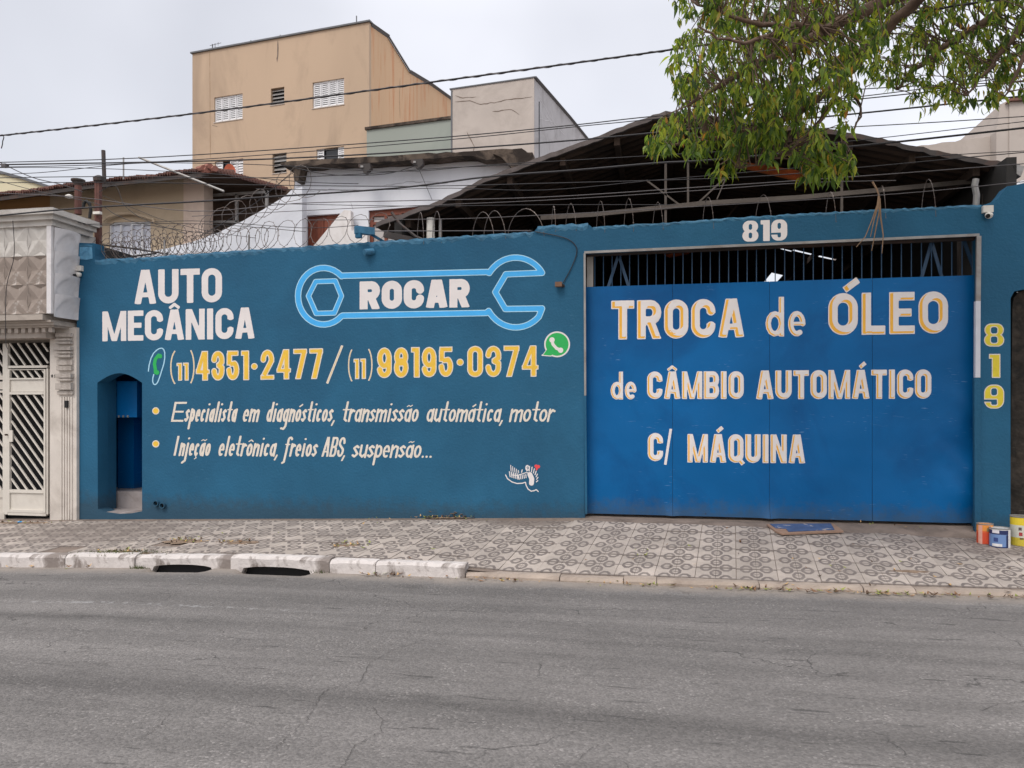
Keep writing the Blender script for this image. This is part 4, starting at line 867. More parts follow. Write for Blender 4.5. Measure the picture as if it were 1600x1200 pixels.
gl('TROCA', (955, 1163, 531, 527, 61, 61), .225, three(.225, 1.6, (4.2, 2.6)), .07)
gl('de', (1196, 1258.5, 526, 525.5, 62, 62), .135, three(.13, 1.2, (2.2, 1.2)), .10, style='up')
gl('ÓLEO', (1294, 1481, 524, 521, 65.5, 66), .225, three(.225, 1.6, (4.6, 2.8)), .09)
gl('de', (954, 994.5, 624.5, 624, 43.5, 43.5), .15, three(.15, 1.0, (1.5, .8)), .06, style='up')
gl('CÂMBIO', (1011, 1162, 623.5, 623.5, 43, 43.5), .21, three(.21, 1.3, (2.2, 1.2)), .05)
gl('AUTOMÁTICO', (1181, 1455, 624, 623, 45, 46), .21, three(.21, 1.3, (2.2, 1.2)), .05)
gl('C', (1012, 1036, 720.5, 720.5, 44, 44), .21, three(.21, 1.3, (2.2, 1.2)), .05)
gl('/', (1037, 1050.5, 724, 724, 52, 52), .13, [(M['white_letter'], 0, None)], .05)
gl('MÁQUINA', (1074, 1258, 722.5, 724, 44.5, 45), .21, three(.21, 1.3, (2.2, 1.2)), .055)
# threshold ramp in front of the gate
v = []; f = []; n = 16
for i in range(n+1):
    p = 910+(1530-910)*i/n; X = at(p, 805, YW)[0]; zt_ = at(p, sbot(p)+3, YG)[2]; zw = sw(X, YW-.12)
    v += [(X, YW-.22, sw(X, YW-.22)-.004), (X, YW-.10, max(zw+.004, zw*.6+(zt_-.02)*.4)), (X, YG-.02, zt_-.012), (X, YG+.3, zt_-.01)]
for i in range(n):
    for k_ in range(3): f.append((4*i+k_, 4*i+4+k_, 4*i+5+k_, 4*i+1+k_))
tag(obj('gate_threshold', (v, f), M['mortar'], smooth=True), kind='structure')
# ------------------------------------------------------------------ neighbour's cream house at the left
BX = -7.745
nh = thing('cream_house', 'cream painted house front with star-relief upper panels beside the blue wall', 'house', (-9, 9.0, .1))
def zy(y, p, Y): return at(p, y, Y)[2]
YB = 8.67
zr = [zy(y, 60, YB) for y in (351, 400, 445, 490.5)]
g = G(); g.box(-16, BX-.012, YB+.03, 9.6, zr[3], zr[0]); obj('balcony_wall', g.vf, M['relief_light'], nh)
def star_tile(w, h, d0, d1):
    n = 4; v = []; f = []
    P_ = [(0, 0, d1), (-w/2, -h/2, d1*.9), (0, -h/2, d0), (w/2, -h/2, d1*.9), (w/2, 0, d0), (w/2, h/2, d1*.9), (0, h/2, d0), (-w/2, h/2, d1*.9), (-w/2, 0, d0)]
    v = [(x, -q, z) for x, z, q in P_]
    # a little diamond pad half way along each edge
    f = [(0, i, i % 8+1) for i in range(1, 9)]
    for sx, sz in ((0, -1), (0, 1), (1, 0), (-1, 0)):
        cx, cz = sx*w*.5, sz*h*.5; n = len(v)
        a = .27
        if sx == 0: v += [(-w*a, -d0-.028, cz), (0, -d0-.006, cz-sz*h*.13), (w*a, -d0-.028, cz), (0, -d0-.035, cz)]
        else: v += [(cx, -d0-.028, -h*a), (cx-sx*w*.13, -d0-.006, 0), (cx, -d0-.028, h*a), (cx, -d0-.035, 0)]
        f += [(n, n+1, n+3), (n+1, n+2, n+3)]
    return v, f
tw = .353; tiles = {}
for r in range(3):
    h = zr[r]-zr[r+1]
    for c in range(9):
        m = M['relief_light'] if r == 0 else M['relief_brown']
        if (r,) not in tiles:
            v, f = star_tile(tw-.004, h-.004, -.004, .030); me = bpy.data.meshes.new('relief_panel'); me.from_pydata(v, [], f); me.materials.append(m); me.update(); tiles[(r,)] = me
        o = bpy.data.objects.new('relief_panel', tiles[(r,)]); C.objects.link(o); o.parent = nh; WL[o] = Vector((0, 0, 0))
        o.location = Vector((BX-tw*(c+.5), YB+.012, (zr[r]+zr[r+1])/2))-WL[nh]
zs_ = [zy(y, 100, 8.85) for y in (360, 396, 430, 462, 497)]
for r in range(4):
    h = zs_[r]-zs_[r+1]; v = []; f = []; n = 14
    for i in range(n+1):
        for j in range(n+1):
            u, w_ = i/n, j/n; q = .02+.075*(w_**1.6)*(1-.75*(2*u-1)**2)+.018*(1 if math.hypot(2*u-1, w_) > .8 else 0)
            v.append((BX-.012+q, YB+.45*u, zs_[r+1]+h*w_))
    f = [(i*(n+1)+j, (i+1)*(n+1)+j, (i+1)*(n+1)+j+1, i*(n+1)+j+1) for i in range(n) for j in range(n)]
    obj('side_panel', (v, f), M['relief_white'], nh, origin=(BX, YB+.2, zs_[r+1]), smooth=True)
g = G(); g.box(BX-.05, BX+.016, YB-.036, YB+.05, zr[3], zr[0]); obj('corner_strip', g.vf, M['relief_white'], nh)
def cornice(ya, yb, out, m, name='cornice', xr=None, y1=9.35, p=78):
    g = G(); zA, zB = zy(ya, p, YB-out), zy(yb, p, YB-out); g.box(-16, (BX+out if xr is None else xr), YB-out, y1, zB, zA); return obj(name, g.vf, m, nh)
cornice(342.5, 352, .045, M['relief_light']); cornice(333.5, 342, .10, M['relief_light']); cornice(324, 333, .15, M['relief_light'])
g = G(); zA, zB = zy(324, 78, YB-.15), zy(319.5, 82, YB-.15); g.add([(-16, YB-.15, zA+.002), (BX+.15, YB-.15, zA+.002), (BX+.15, 9.35, zA+.002), (-16, 9.35, zA+.002), (-16, YB+.12, zB+.05), (BX-.12, YB+.12, zB+.05), (BX-.12, 9.3, zB+.05), (-16, 9.3, zB+.05)],
    [(0, 1, 5, 4), (1, 2, 6, 5), (2, 3, 7, 6), (4, 5, 6, 7)]); obj('cornice_cap', g.vf, M['relief_light'], nh)
# lower mouldings
for ya, yb, out, xr in ((490.8, 499.5, .03, -7.86), (500, 503.5, -.04, -7.80), (504, 508, -.08, -7.79), (508.4, 511.5, -.12, -7.82)):
    g = G(); Yq = YB-out; g.box(-16, xr, Yq, 9.5, zy(yb, 60, Yq), zy(ya, 60, Yq)); obj('moulding', g.vf, M['moulding'], nh)
g = G(); Yq = YB+.20; g.box(-16, -8.02, Yq, 9.5, zy(528, 60, Yq), zy(511.6, 60, Yq)); obj('frieze', g.vf, M['moulding'], nh)
for i in range(26):
    p = 83-10.6*i; X = at(p, 516, Yq)[0]; g = G(); g.box(X-.028, X+.028, Yq-.05, Yq-.001, zy(520, 60, Yq), zy(512.5, 60, Yq)); obj('dentil', g.vf, M['moulding'], nh, origin=(X, Yq, zy(520, 60, Yq)))
# pilaster
YPi = 9.05; PP = YP(YPi); xa, xb = at(78, 650, YPi)[0], at(120, 650, YPi)[0]-.004
g = G(); g.box(xa, xb, YPi, 9.6, -.1, zy(512, 100, YPi)); obj('pilaster', g.vf, M['cream'], nh)
rs = random.Random(5)
for ya, yb, l, rr_ in ((521, 527, 91, 115), (529.5, 533, 91, 114), (534, 538, 92, 115), (542, 548, 89, 115), (549.5, 553, 92, 115), (554.5, 559, 91, 115), (562, 570.5, 91, 115), (572, 579, 92, 115), (584, 590.5, 92, 116), (591.5, 595, 93, 115), (599, 609, 92, 116), (611, 616.5, 92, 116)):
    g = G(); d = rs.uniform(.03, .07); a, b = PP.sz(l, yb), PP.sz(rr_, ya); g.box(a[0], b[0], YPi-d, YPi-.001, a[1], b[1]); obj('stone_slat', g.vf, M['stone_slat'], nh, origin=(a[0], YPi, a[1]))
for l in (95, 99, 103, 107, 111):
    g = G(); a, b = PP.sz(l, 812), PP.sz(l+2.4, 620); g.box(a[0], b[0], YPi-.014, YPi-.001, a[1], b[1]); obj('flute', g.vf, M['cream'], nh)
g = G(); a, b = PP.sz(104, 637), PP.sz(108.5, 626); g.box(a[0], b[0], YPi-.04, YPi-.015, a[1], b[1]); tag(obj('doorbell', g.vf, M['black'], None, origin=(a[0], YPi-.02, a[1])), 'small black doorbell button on the fluted cream pilaster', 'doorbell')
lettering('house_number', '820', (80, 92, 590, 590, 5, 5), .24, [(M['black_letter'], 0, None)], PP, nh, gap=.3, label='tiny dark number 820')
# gate
YQ = 9.15; PQ = YP(YQ)
cg = thing('cream_gate', 'cream metal house gate with diagonal bars and solid lower panels', 'gate', at(40, 803, YQ))
def rp(P_, x0, y0, x1, y1):
    a, b = P_.sz(x0, y1), P_.sz(x1, y0); return a[0], b[0], a[1], b[1]
def member(name, x0, y0, x1, y1, o0=0., o1=.04, m=None):
    a0, a1, z0, z1 = rp(PQ, x0, y0, x1, y1); g = G(); g.pbox(PQ, a0, a1, z0, z1, o0, o1); return obj(name, g.vf, m or M['cream_gate'], cg, origin=PQ.w(a0, z0))
member('frame', -300, 531, 78, 536.5, 0, .05); member('post', 11, 537, 16, 803, 0, .045)
member('rail', 16.4, 571, 77.6, 575.5); member('post', 76, 576, 78.4, 803); member('rail', 16.4, 800, 75.6, 804, 0, .045)
member('door_rail', 17.5, 577, 75, 578.6, .01, .05); member('door_rail', 17.5, 590.5, 75, 593.5, .01, .05); member('door_rail', 17.5, 612.5, 75, 616.5, .01, .05); member('door_rail', 17.5, 765.5, 75, 769, .01, .05); member('door_rail', 17.5, 797, 75, 799.4, .01, .05)
member('door_stile', 16.6, 577, 19.5, 799.4, .012, .052); member('door_stile', 72.8, 577, 75.4, 799.4, .012, .052)
member('panel', 19.6, 593.7, 72.7, 612.3, .01, .03); member('panel', 19.6, 769.2, 72.7, 796.8, .01, .03)
member('rail', -300, 587, 10.8, 596, 0, .04); member('panel', -300, 596.2, 10.8, 610, 0, .02); member('rail', -300, 610.2, 10.8, 615, 0, .04); member('rail', -300, 765, 10.8, 769, 0, .04); member('panel', -300, 769.2, 10.8, 800, 0, .02); member('rail', -300, 800.2, 10.8, 806, 0, .045); member('stile', 8, 537, 10.6, 800, 0, .041)
g = G(); g.pbox(PQ, *rp(PQ, 20, 672, 25, 690), .045, .06); obj('lock_plate', g.vf, M['cream_gate'], cg); g = G(); a = PQ.sz(16.5, 679); g.tube([PQ.w(a[0], a[1], .05), PQ.w(a[0], a[1], .09)], .012, 8); obj('handle', g.vf, M['dark_steel'], cg)
def diag(x0, y0, x1, y1, pitch, sl, wd=2.0):
    """diagonal bars, down to the right, clipped to a pixel rectangle"""
    c = x0-(y1-y0)/sl
    while c < x1:
        xa_, ya_, xb_, yb_ = c, y0, c+(y1-y0)/sl, y1
        if xa_ < x0: ya_ += (x0-xa_)*sl; xa_ = x0
        if xb_ > x1: yb_ -= (xb_-x1)*sl; xb_ = x1
        if yb_-ya_ > 4:
            a, b = PQ.sz(xa_, ya_), PQ.sz(xb_, yb_); g = G(); g.beam(PQ.w(*a, .018), PQ.w(*b, .018), wd*.0095, .022); obj('bar', g.vf, M['cream_gate'], cg, origin=PQ.w(*b))
        c += pitch
diag(16, 536.5, 77, 571, 12.7, 1.42, 2.1); diag(19.5, 578.6, 72.8, 590.5, 11.5, 1.3, 2.1); diag(19.5, 616.5, 72.8, 765.5, 12.7, 1.42, 2.1)
diag(-110, 536.5, 8, 587, 12.7, 1.42, 2.1); diag(-110, 615, 8, 765, 12.7, 1.42, 2.1)
g = G(); g.box(-16, xa, 10.6, 10.7, -.5, 4); g.box(-16, xa, 9.2, 10.6, zy(806, 40, 9.2)-.06, zy(806, 40, 9.2)-.01); g.box(xa-.02, xa, 9.2, 10.6, -.5, 4); g.box(-16, xa, 9.25, 10.6, zy(530, 40, 9.3), zy(520, 40, 9.3)); obj('porch', g.vf, M['black'], nh)  # space behind the gate painted black to carry its shade
g = G(); g.box(-30, -16, 8.7, 12, -1, 5.5); obj('far_wall', g.vf, M['cream'], nh)
# mossy wall at the far right
mw = thing('mossy_wall', 'blackened mossy neighbour wall right of the blue pillar', 'wall', (5, 9.3, .2))
o = obj('masonry', plate(YP(9.17), px(YP(9.17), [(1577, 900), (1800, 900), (1800, 452), (1606, 452), (1592, 456), (1584, 466), (1582, 480)]), [], 0, .25), M['moss_wall'], mw)
# ------------------------------------------------------------------ workshop roof and its dark inside
YR = 9.62; PR = YP(YR)
rake = [(588, 349), (681, 316), (766, 275), (850, 244), (917, 220), (1020, 180), (1040, 174), (1120, 183), (1200, 192), (1285, 202), (1336, 209), (1387, 220), (1465, 236), (1525, 247), (1592, 257)]
rk = px(PR, rake)
sh = thing('workshop_roof', 'dark gable roof of the workshop rising behind the painted wall', 'roof', (rk[0][0], YR, 2.5))
def shift(L, d): return [(a, z-d) for a, z in L]
left = px(PR, rough(PR, rake[:7], 10, 1.4, 4)); obj('verge', plate(PR, left+shift(left, .06)[::-1], [], .02, .045), M['roof_edge'], sh)
rt = px(PR, rough(PR, rake[6:], 10, 1.6, 5)); obj('verge', plate(PR, rt+shift(rt, .06)[::-1], [], .02, .045), M['dark_steel'], sh)
def under(a, d=.05): return float(np.interp(a, [p[0] for p in rk], [p[1] for p in rk]))-d
a0, a1 = rk[0][0], rk[-1][0]
def roof_hit(p, q):
    d = ray(p, q); t = YR/d[1]
    while EYE+d[2]*t < under(d[0]*t, .03) and t < 40: t += .01
    return d[0]*t, d[1]*t
gaps = []
for quad in ([(1240, 388), (1305, 409)], [(1190, 444), (1226, 429)], [(1220, 386), (1238, 393)]):
    hs_ = [roof_hit(*p) for p in quad]; gx = sorted(h[0] for h in hs_); gy = sorted(h[1] for h in hs_); gaps.append((gx[0], gx[1], gy[0], max(gy[1], gy[0]+.28)))
ex = sorted(set([p[0] for p in rk]+[x for g_ in gaps for x in g_[:2]])); ey = sorted(set([YR+.03, YR+13]+[y for g_ in gaps for y in g_[2:]]))
g = G()
for xa_, xb_ in zip(ex[:-1], ex[1:]):
    for ya_, yb_ in zip(ey[:-1], ey[1:]):
        if any(g_[0]-1e-6 < (xa_+xb_)/2 < g_[1] and g_[2]-1e-6 < (ya_+yb_)/2 < g_[3] for g_ in gaps): continue
        for d_ in (.05, 0): g.add([(xa_, ya_, under(xa_, d_)), (xb_, ya_, under(xb_, d_)), (xb_, yb_, under(xb_, d_)), (xa_, yb_, under(xa_, d_))], [(0, 1, 2, 3)])
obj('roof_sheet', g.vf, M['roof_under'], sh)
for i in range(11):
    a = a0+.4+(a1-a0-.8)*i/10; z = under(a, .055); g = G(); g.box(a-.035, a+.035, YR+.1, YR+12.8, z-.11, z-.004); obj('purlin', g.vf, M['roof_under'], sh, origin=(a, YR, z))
# corrugations of the sheets: shallow ribs running down the slope, seen from below
g = G(); a_r = rk[6][0]
for k in range(60):
    y = YR+.12+.21*k
    for u0, u1 in ((a0+.1, a_r-.05), (a_r+.05, a1-.1)):
        n = 6
        for q in range(n):
            A, B = u0+(u1-u0)*q/n, u0+(u1-u0)*(q+1)/n
            if any(A < g_[1] and B > g_[0] and y < g_[3] and y+.1 > g_[2] for g_ in gaps): continue
            g.add([(A, y, under(A)-.001), (B, y, under(B)-.001), (B, y+.05, under(B)-.03), (A, y+.05, under(A)-.03), (B, y+.1, under(B)-.001), (A, y+.1, under(A)-.001)], [(0, 1, 2, 3), (3, 2, 4, 5)])
obj('corrugation', g.vf, M['roof_under'], sh, kind='stuff')
# trusses
def truss(Y, pts, chord, m):
    P_ = YP(Y)
    for a, b, w in pts: pxbeam('strut', P_, a, b, w, .03, m, sh)
    for a, b in zip(chord[:-1], chord[1:]): pxbeam('chord', P_, a, b, .055, .05, m, sh)
truss(9.95, [((1040, 256), (1040, 352), .03), ((1075, 226), (1075, 318), .026), ((1010, 282), (1064, 322), .02), ((1091, 317), (1150, 262), .02), ((1315, 262), (1315, 334), .028), ((1240, 238), (1262, 286), .02),
             ((1542, 262), (1538, 322), .055), ((1160, 215), (1120, 312), .014)],
      [(845, 341), (925, 336), (1100, 318), (1250, 309), (1360, 299), (1530, 283)], M['purlin'])
truss(12.6, [((900, 300), (960, 372), .03), ((1200, 260), (1120, 360), .03), ((1300, 270), (1380, 350), .03)], [(800, 372), (1100, 352), (1480, 330)], M['roof_under'])
Ya = YR+12.7; PA_ = YP(Ya)
aL, aR = rk[0][0]+.35, rk[-1][0]-.25
gab = [(aL, 0.1), (aR, .1)]+[(a, z-.07) for a, z in rk[::-1] if aL < a < aR]+[]
gab = [(aL, .1), (aR, .1), (aR, under(aR, .07))]+[(a, z-.07) for a, z in rk[::-1] if aL+.05 < a < aR-.05]+[(aL, under(aL, .07))]
hol = [] and [px(PA_, h) for h in ([(1231, 389), (1262, 388), (1306, 401), (1304, 409), (1262, 401)], [(1190, 441), (1224, 430), (1223, 437), (1192, 444)], [(1180, 396), (1196, 393), (1197, 397), (1182, 399)])]
ws = thing('workshop_interior', 'dark workshop interior glimpsed through the bars over the blue gate', 'workshop', (2, 15, .3))
M['shade_wall'] = mat('shade_dark_inner_wall', (.035, .032, .03), .95, .3, 1, .2, 12)  # near-black colour holds the shade of the unlit interior
obj('back_wall', plate(PA_, gab, hol, 0, .2), M['shade_wall'], ws)
g = G(); g.box(aL-.1, aL, YR, Ya, 0, under(aL, .06)); obj('side_wall', g.vf, M['shade_wall'], ws); g = G(); g.box(aR, aR+.1, YW+WT+.01, Ya, 0, under(aR, .06)); obj('side_wall', g.vf, M['shade_wall'], ws)
g = G(); g.box(aL, aR, YW+WT+.02, Ya, .0, .27); obj('floor', g.vf, M['shade_wall'], ws)
# loose clay-coloured sheet under the roof, and another deeper in
def corr(name, quad, P_, n, m, parent, dp=.03, **kw):
    A, B, C_, D = [Vector(P_.w(*P_.sz(*q))) for q in quad]; v = []; f = []
    for i in range(n+1):
        t = i/n; o = Vector((0, -dp*(i % 2), 0)); v += [tuple(A.lerp(D, t)+o), tuple(B.lerp(C_, t)+o)]
    for i in range(n): f.append((2*i, 2*i+1, 2*i+3, 2*i+2))
    return obj(name, (v, f), m, parent, **kw)
corr('loose_sheet', [(1132, 249), (1262, 268), (1264, 288), (1150, 261)], YP(10.3), 12, M['rust_sheet'], sh)
corr('loose_sheet', [(1036, 398), (1086, 391), (1076, 397), (1046, 403)], YP(13), 8, M['rust_sheet'], sh)
corr('loose_sheet', [(1336, 212), (1400, 226), (1420, 240), (1336, 232)], YP(9.9), 10, mat('dull_rusty_sheet', lin((92, 62, 48)), .9, .3, 5, .3, 20), sh)
g = G(); q = at(673, 375, 9.75); g.tube([(q[0], 9.75, q[2]-.2), (q[0], 9.75, at(673, 341, 9.75)[2])], .055, 10)
tag(obj('white_post', g.vf, M['cam_white'], None, origin=(q[0], 9.75, q[2]-.2)), 'short round white post under the left eave of the dark roof', 'post')
g = G(); q = at(688, 375, 9.8); g.tube([(q[0], 9.8, q[2]-.2), (q[0], 9.8, at(688, 343, 9.8)[2])], .022, 8)
tag(obj('thin_pipe', g.vf, M['galv'], None, origin=(q[0], 9.8, q[2]-.2)), 'thin grey pipe right of the round white post under the eave', 'pipe')
# white downpipe at the right corner, coloured grey for the shade there
PD = YP(9.36)
def curve(name, P_, pts, r, m, parent=None, n=8, **kw):
    w_ = [Vector(P_.w(*P_.sz(*p))) for p in pts]; g = G(); g.tube(w_, r, n); return obj(name, g.vf, m, parent, **kw)
dp_ = thing('downpipe', 'pale rainwater pipe, coloured grey for shade, tucked under the right end of the roof', 'pipe', PD.w(*PD.sz(1525, 320)))
curve('pipe', PD, [(1525, 322), (1526, 305), (1523, 290), (1525, 280)], .035, M['galv'], dp_)
gu = thing('gutter_end', 'cracked pale gutter end at the right tip of the dark roof', 'gutter', PD.w(*PD.sz(1588, 270)))
o = obj('gutter', plate(PD, px(PD, [(1582, 258), (1598, 262), (1592, 278), (1583, 272), (1578, 262)]), [], .05, .16), M['galv'], gu)
curve('elbow', PD, [(1586, 270), (1578, 285), (1575, 300)], .035, M['galv'], gu)
# ------------------------------------------------------------------ white house with flat slab, stair parapet
PH = YP(12.4)
wh = thing('white_house', 'whitewashed house with weathered slab edge and brown window behind the wall', 'house', PH.w(*PH.sz(600, 395)))
door = [(478, 420), (478, 337), (531, 333.5), (531, 420)]; win = [(576, 420), (576, 329), (660, 322), (660, 420)]
obj('wall', plate(PH, px(PH, [(460, 430), (832, 430), (832, 246), (460, 262)]), [px(PH, door), px(PH, win)], 0, .2), M['white_render'], wh)
obj('door_leaf', plate(PH, px(PH, door), [], -.08, .05), M['brown_wood'], wh)
for a, b in ((480, 503), (505, 529)): obj('door_panel', plate(PH, px(PH, [(a, 415), (a, 341), (b, 340), (b, 415)]), [], -.065, .03), M['brown_wood'], wh)
wf_ = obj('window_frame', plate(PH, px(PH, [(576, 420), (576, 329), (660, 322), (660, 420)]), [px(PH, q) for q in ([(581, 346), (599, 345), (599, 336), (581, 337)][::-1], [(581, 418), (599, 418), (599, 349), (581, 350)][::-1], [(603, 418), (622, 418), (622, 347), (603, 348)][::-1], [(603, 345), (622, 343), (622, 334), (603, 335.5)][::-1], [(626, 418), (656, 418), (656, 345), (626, 347)][::-1], [(626, 342), (656, 340), (656, 329), (626, 332)][::-1])], -.05, .06), M['brown_wood'], wh)
obj('glass', plate(PH, px(PH, [(577, 419), (577, 331), (659, 325), (659, 419)]), [], -.09, .01), mat('frosted_pane', lin((190, 184, 180)), .3, .1, 3, 0), wf_)
PHs = YP(12.1); PHe = YP(12.02); PHb = YP(12.15); PHc = YP(12.0)
slab = rough(PH, [(438, 254), (455, 251.5), (530, 247), (640, 241), (740, 236), (815, 231.5), (822, 236), (828, 243)], 14, 1.1, 12); low = rough(PH, [(828, 252), (800, 248), (760, 250), (740, 243.5), (640, 250), (600, 252), (530, 255.5), (470, 259), (438, 257)], 12, 1.6, 13)
sl_ = obj('roof_slab', plate(PHs, px(PHs, slab+low), [], 0, .8), M['old_slab'], wh)
obj('broken_eave', plate(PHe, px(PHe, rough(PH, [(788, 250), (770, 240), (832, 238), (836, 252), (828, 262), (812, 270), (800, 262)], 6, 1.5, 15)), [], 0, .25), M['old_slab'], wh)
obj('bracket', plate(PHb, px(PHb, [(448, 257), (474, 256), (470, 262), (466, 282), (460, 282), (458, 262)]), [], 0, .3), M['old_slab'], wh)
for cx, cy in ((570, 262), (652, 255)):
    b = thing('cable_bracket', 'dark cable insulator bracket fixed under the slab, '+('left one over the brown window' if cx < 600 else 'right one near the broken eave'), 'bracket', PH.w(*PH.sz(cx, cy), .25))
    obj('insulator', plate(PHc, px(PHc, [(cx-10, cy-6), (cx+8, cy-7), (cx+9, cy+1), (cx+2, cy+8), (cx-2, cy+8), (cx-4, cy+2), (cx-10, cy-1)]), [], 0, .10), M['dark_steel'], b)
    obj('cap', plate(PHc, px(PHc, [(cx-6, cy-3), (cx-2, cy-3), (cx-2, cy), (cx-6, cy)]), [], .02, .02), M['galv'], b)
PS_ = YP(12.0)
sp = thing('stair_parapet', 'sloping white parapet wall with coping descending to the left', 'wall', PS_.w(*PS_.sz(380, 400)))
obj('masonry', plate(PS_, px(PS_, rough(PS_, [(472, 292), (455, 297), (446, 306), (420, 322), (380, 345), (340, 364), (300, 378), (262, 388), (200, 398), (160, 404)], 10, .7, 21)+[(160, 430), (472, 430)])[::-1], [], 0, .18), M['white_render'], sp)
PS2 = YP(12.2)
tag(obj('stair_side_wall', plate(PS2, px(PS2, rough(PS2, [(486, 388), (505, 366), (528, 338), (538, 328), (548, 329), (549, 360), (574, 360), (574, 388)], 10, .8, 25)), [], 0, .12), mat('cream_plaster', lin((230, 225, 222)), .85, .08, 2, .3, 14, dirt=lin((180, 168, 158)), dscale=2), None, origin=PS2.w(*PS2.sz(530, 388))), 'jagged pale stair side wall crossing in front of the brown door', 'wall')
# ------------------------------------------------------------------ beige tiled house at the left
PB = YP(13.2)
bh = thing('beige_house', 'beige house with sagging clay tile roof and arched window hood', 'house', PB.w(*PB.sz(200, 400)))
bw = [(170, 420), (170, 352), (178, 347), (235, 345.5), (236, 420)]
obj('wall', plate(PB, px(PB, [(78, 440), (78, 292), (160, 285), (288, 276), (288, 440)])[::1], [px(PB, bw)], 0, .25), M['beige_house'], bh)
obj('ochre_wall', plate(PB, px(PB, [(-200, 440), (-200, 318), (0, 302), (77.8, 293), (77.8, 440)]), [], 0, .25), M['ochre'], bh)
obj('corner_pier', plate(PB, px(PB, [(288.2, 440), (288.2, 276), (320, 272), (320, 440)]), [], .03, .3), M['pink_beige'], bh)
wfm = obj('window', plate(PB, px(PB, [(168, 400), (168, 348), (178, 344), (238, 342.5), (238, 400)]), [px(PB, [(x, 399), (x+14, 399), (x+14, 350), (x, 351)][::-1]) for x in (172, 188.5, 205, 221.5)], -.03, .06), M['shutter'], bh)
obj('pane', plate(PB, px(PB, [(170, 399), (170, 349), (236, 346), (236, 399)]), [], -.08, .01), mat('net_curtain_pane', lin((214, 216, 226)), .35, .08, 3, 0), wfm)
curve('window_hood', YP(13.1), [(160, 346), (166, 340), (185, 334), (205, 333), (225, 338), (240, 343), (240, 348)], .03, M['beige_house'], bh)
PB2 = YP(14.0)
obj('terrace_shade_panel', plate(PB2, px(PB2, [(318, 440), (318, 262), (470, 300), (470, 440)]), [], 0, .1), M['roof_under'], bh)  # dark brown panel, the shade of the terrace recess put into its colour
for a, b, w in (((322, 306), (322, 347), .05), ((322, 306), (419, 300), .05), ((322, 347), (372, 347), .05), ((370, 303), (370, 347), .05), ((417, 298), (417, 335), .05)): pxbeam('terrace_frame', YP(13.6), a, b, w, .05, M['galv'], bh)
obj('terrace_parapet', plate(YP(13.6), px(YP(13.6), [(320, 440), (320, 349), (372, 347), (372, 440)]), [], -.05, .1), M['old_slab'], bh)
eave = [(-220, 335), (-60, 312), (0, 305), (60, 297), (150, 285), (250, 274), (325, 266)]; PE = YP(12.5); ev = px(PE, eave); g = G(); fasc = G()
zc = at(450, 300, 14.1); bk = .9
tl = G(); nt_ = 150
for i in range(nt_):
    t0, t1 = i/nt_, (i+1)/nt_; A0, A1 = ev[0][0]+(ev[-1][0]-ev[0][0])*t0, ev[0][0]+(ev[-1][0]-ev[0][0])*t1
    zf = lambda a: float(np.interp(a, [p[0] for p in ev], [p[1] for p in ev]))+.012*math.sin(a*5)
    w_ = A1-A0; dz = random.uniform(-.012, .012); n = 5; b0 = len(tl.v)
    for k in range(n+1):
        a = A0+w_*k/n; h = .055*math.sin(math.pi*k/n); zz = zf(a)+h+dz
        tl.v += [(a, 12.5+random.uniform(-.01, .02), zz-.03), (a, 12.5, zz), (a, 12.5+bk, zz+.24)]
    for k in range(n): q = b0+3*k; tl.f += [(q, q+3, q+4, q+1), (q+1, q+4, q+5, q+2)]
obj('clay_tiles', tl.vf, M['clay'], bh, kind='stuff')
obj('eave_soffit', (lambda L: ([(a, 12.53, z-.02) for a, z in L]+[(a, 12.53+bk, z+.2) for a, z in L]+[(a, 12.53, z-.09) for a, z in L], [(i, i+1, i+1+len(L), i+len(L)) for i in range(len(L)-1)]+[(i+2*len(L), i+1+2*len(L), i+1, i) for i in range(len(L)-1)]))(ev), M['dark_steel'], bh)
cr = Vector(PE.w(*ev[-1])); en = Vector(zc); up = Vector((0, 0, .05)); up2 = Vector((-.35, .05, .02))
g = G(); g.add([tuple(cr), tuple(en), tuple(en+up), tuple(cr+up), tuple(en+up2), tuple(cr+Vector((-.35, .1, .03)))], [(0, 1, 2, 3), (3, 2, 4, 5)]); obj('side_eave', g.vf, M['clay'], bh)
for i in range(26):
    t = i/26; a = cr.lerp(en, t)+Vector((0, 0, .03)); b = a+up2*.5; g = G(); g.tube([tuple(a+Vector((.05, -.03, 0))), tuple(b)], .05, 6); obj('ridge_tile', g.vf, M['clay'], bh, origin=tuple(a))
g = G(); g.add([tuple(cr-up*.4), tuple(en-up*.4), tuple(en+Vector((-3, .3, .1))), tuple(cr+Vector((-2, 2, .1)))], [(0, 1, 2, 3)]); obj('side_soffit', g.vf, M['roof_under'], bh)
for i, (x, y) in enumerate(((312, 262), (322, 259), (330, 263), (318, 265))):
    q = PE.sz(x, y); g = G(); c_ = PE.w(*q, .0); g.tube([(c_[0]-.1, c_[1]+.1, c_[2]), (c_[0]+.12, c_[1]-.06, c_[2]-.03)], .055, 7); obj('ridge_tile', g.vf, mat('red_clay_tile', lin((140, 92, 80)), .85, .3, 4, .3, 14), bh, origin=c_)
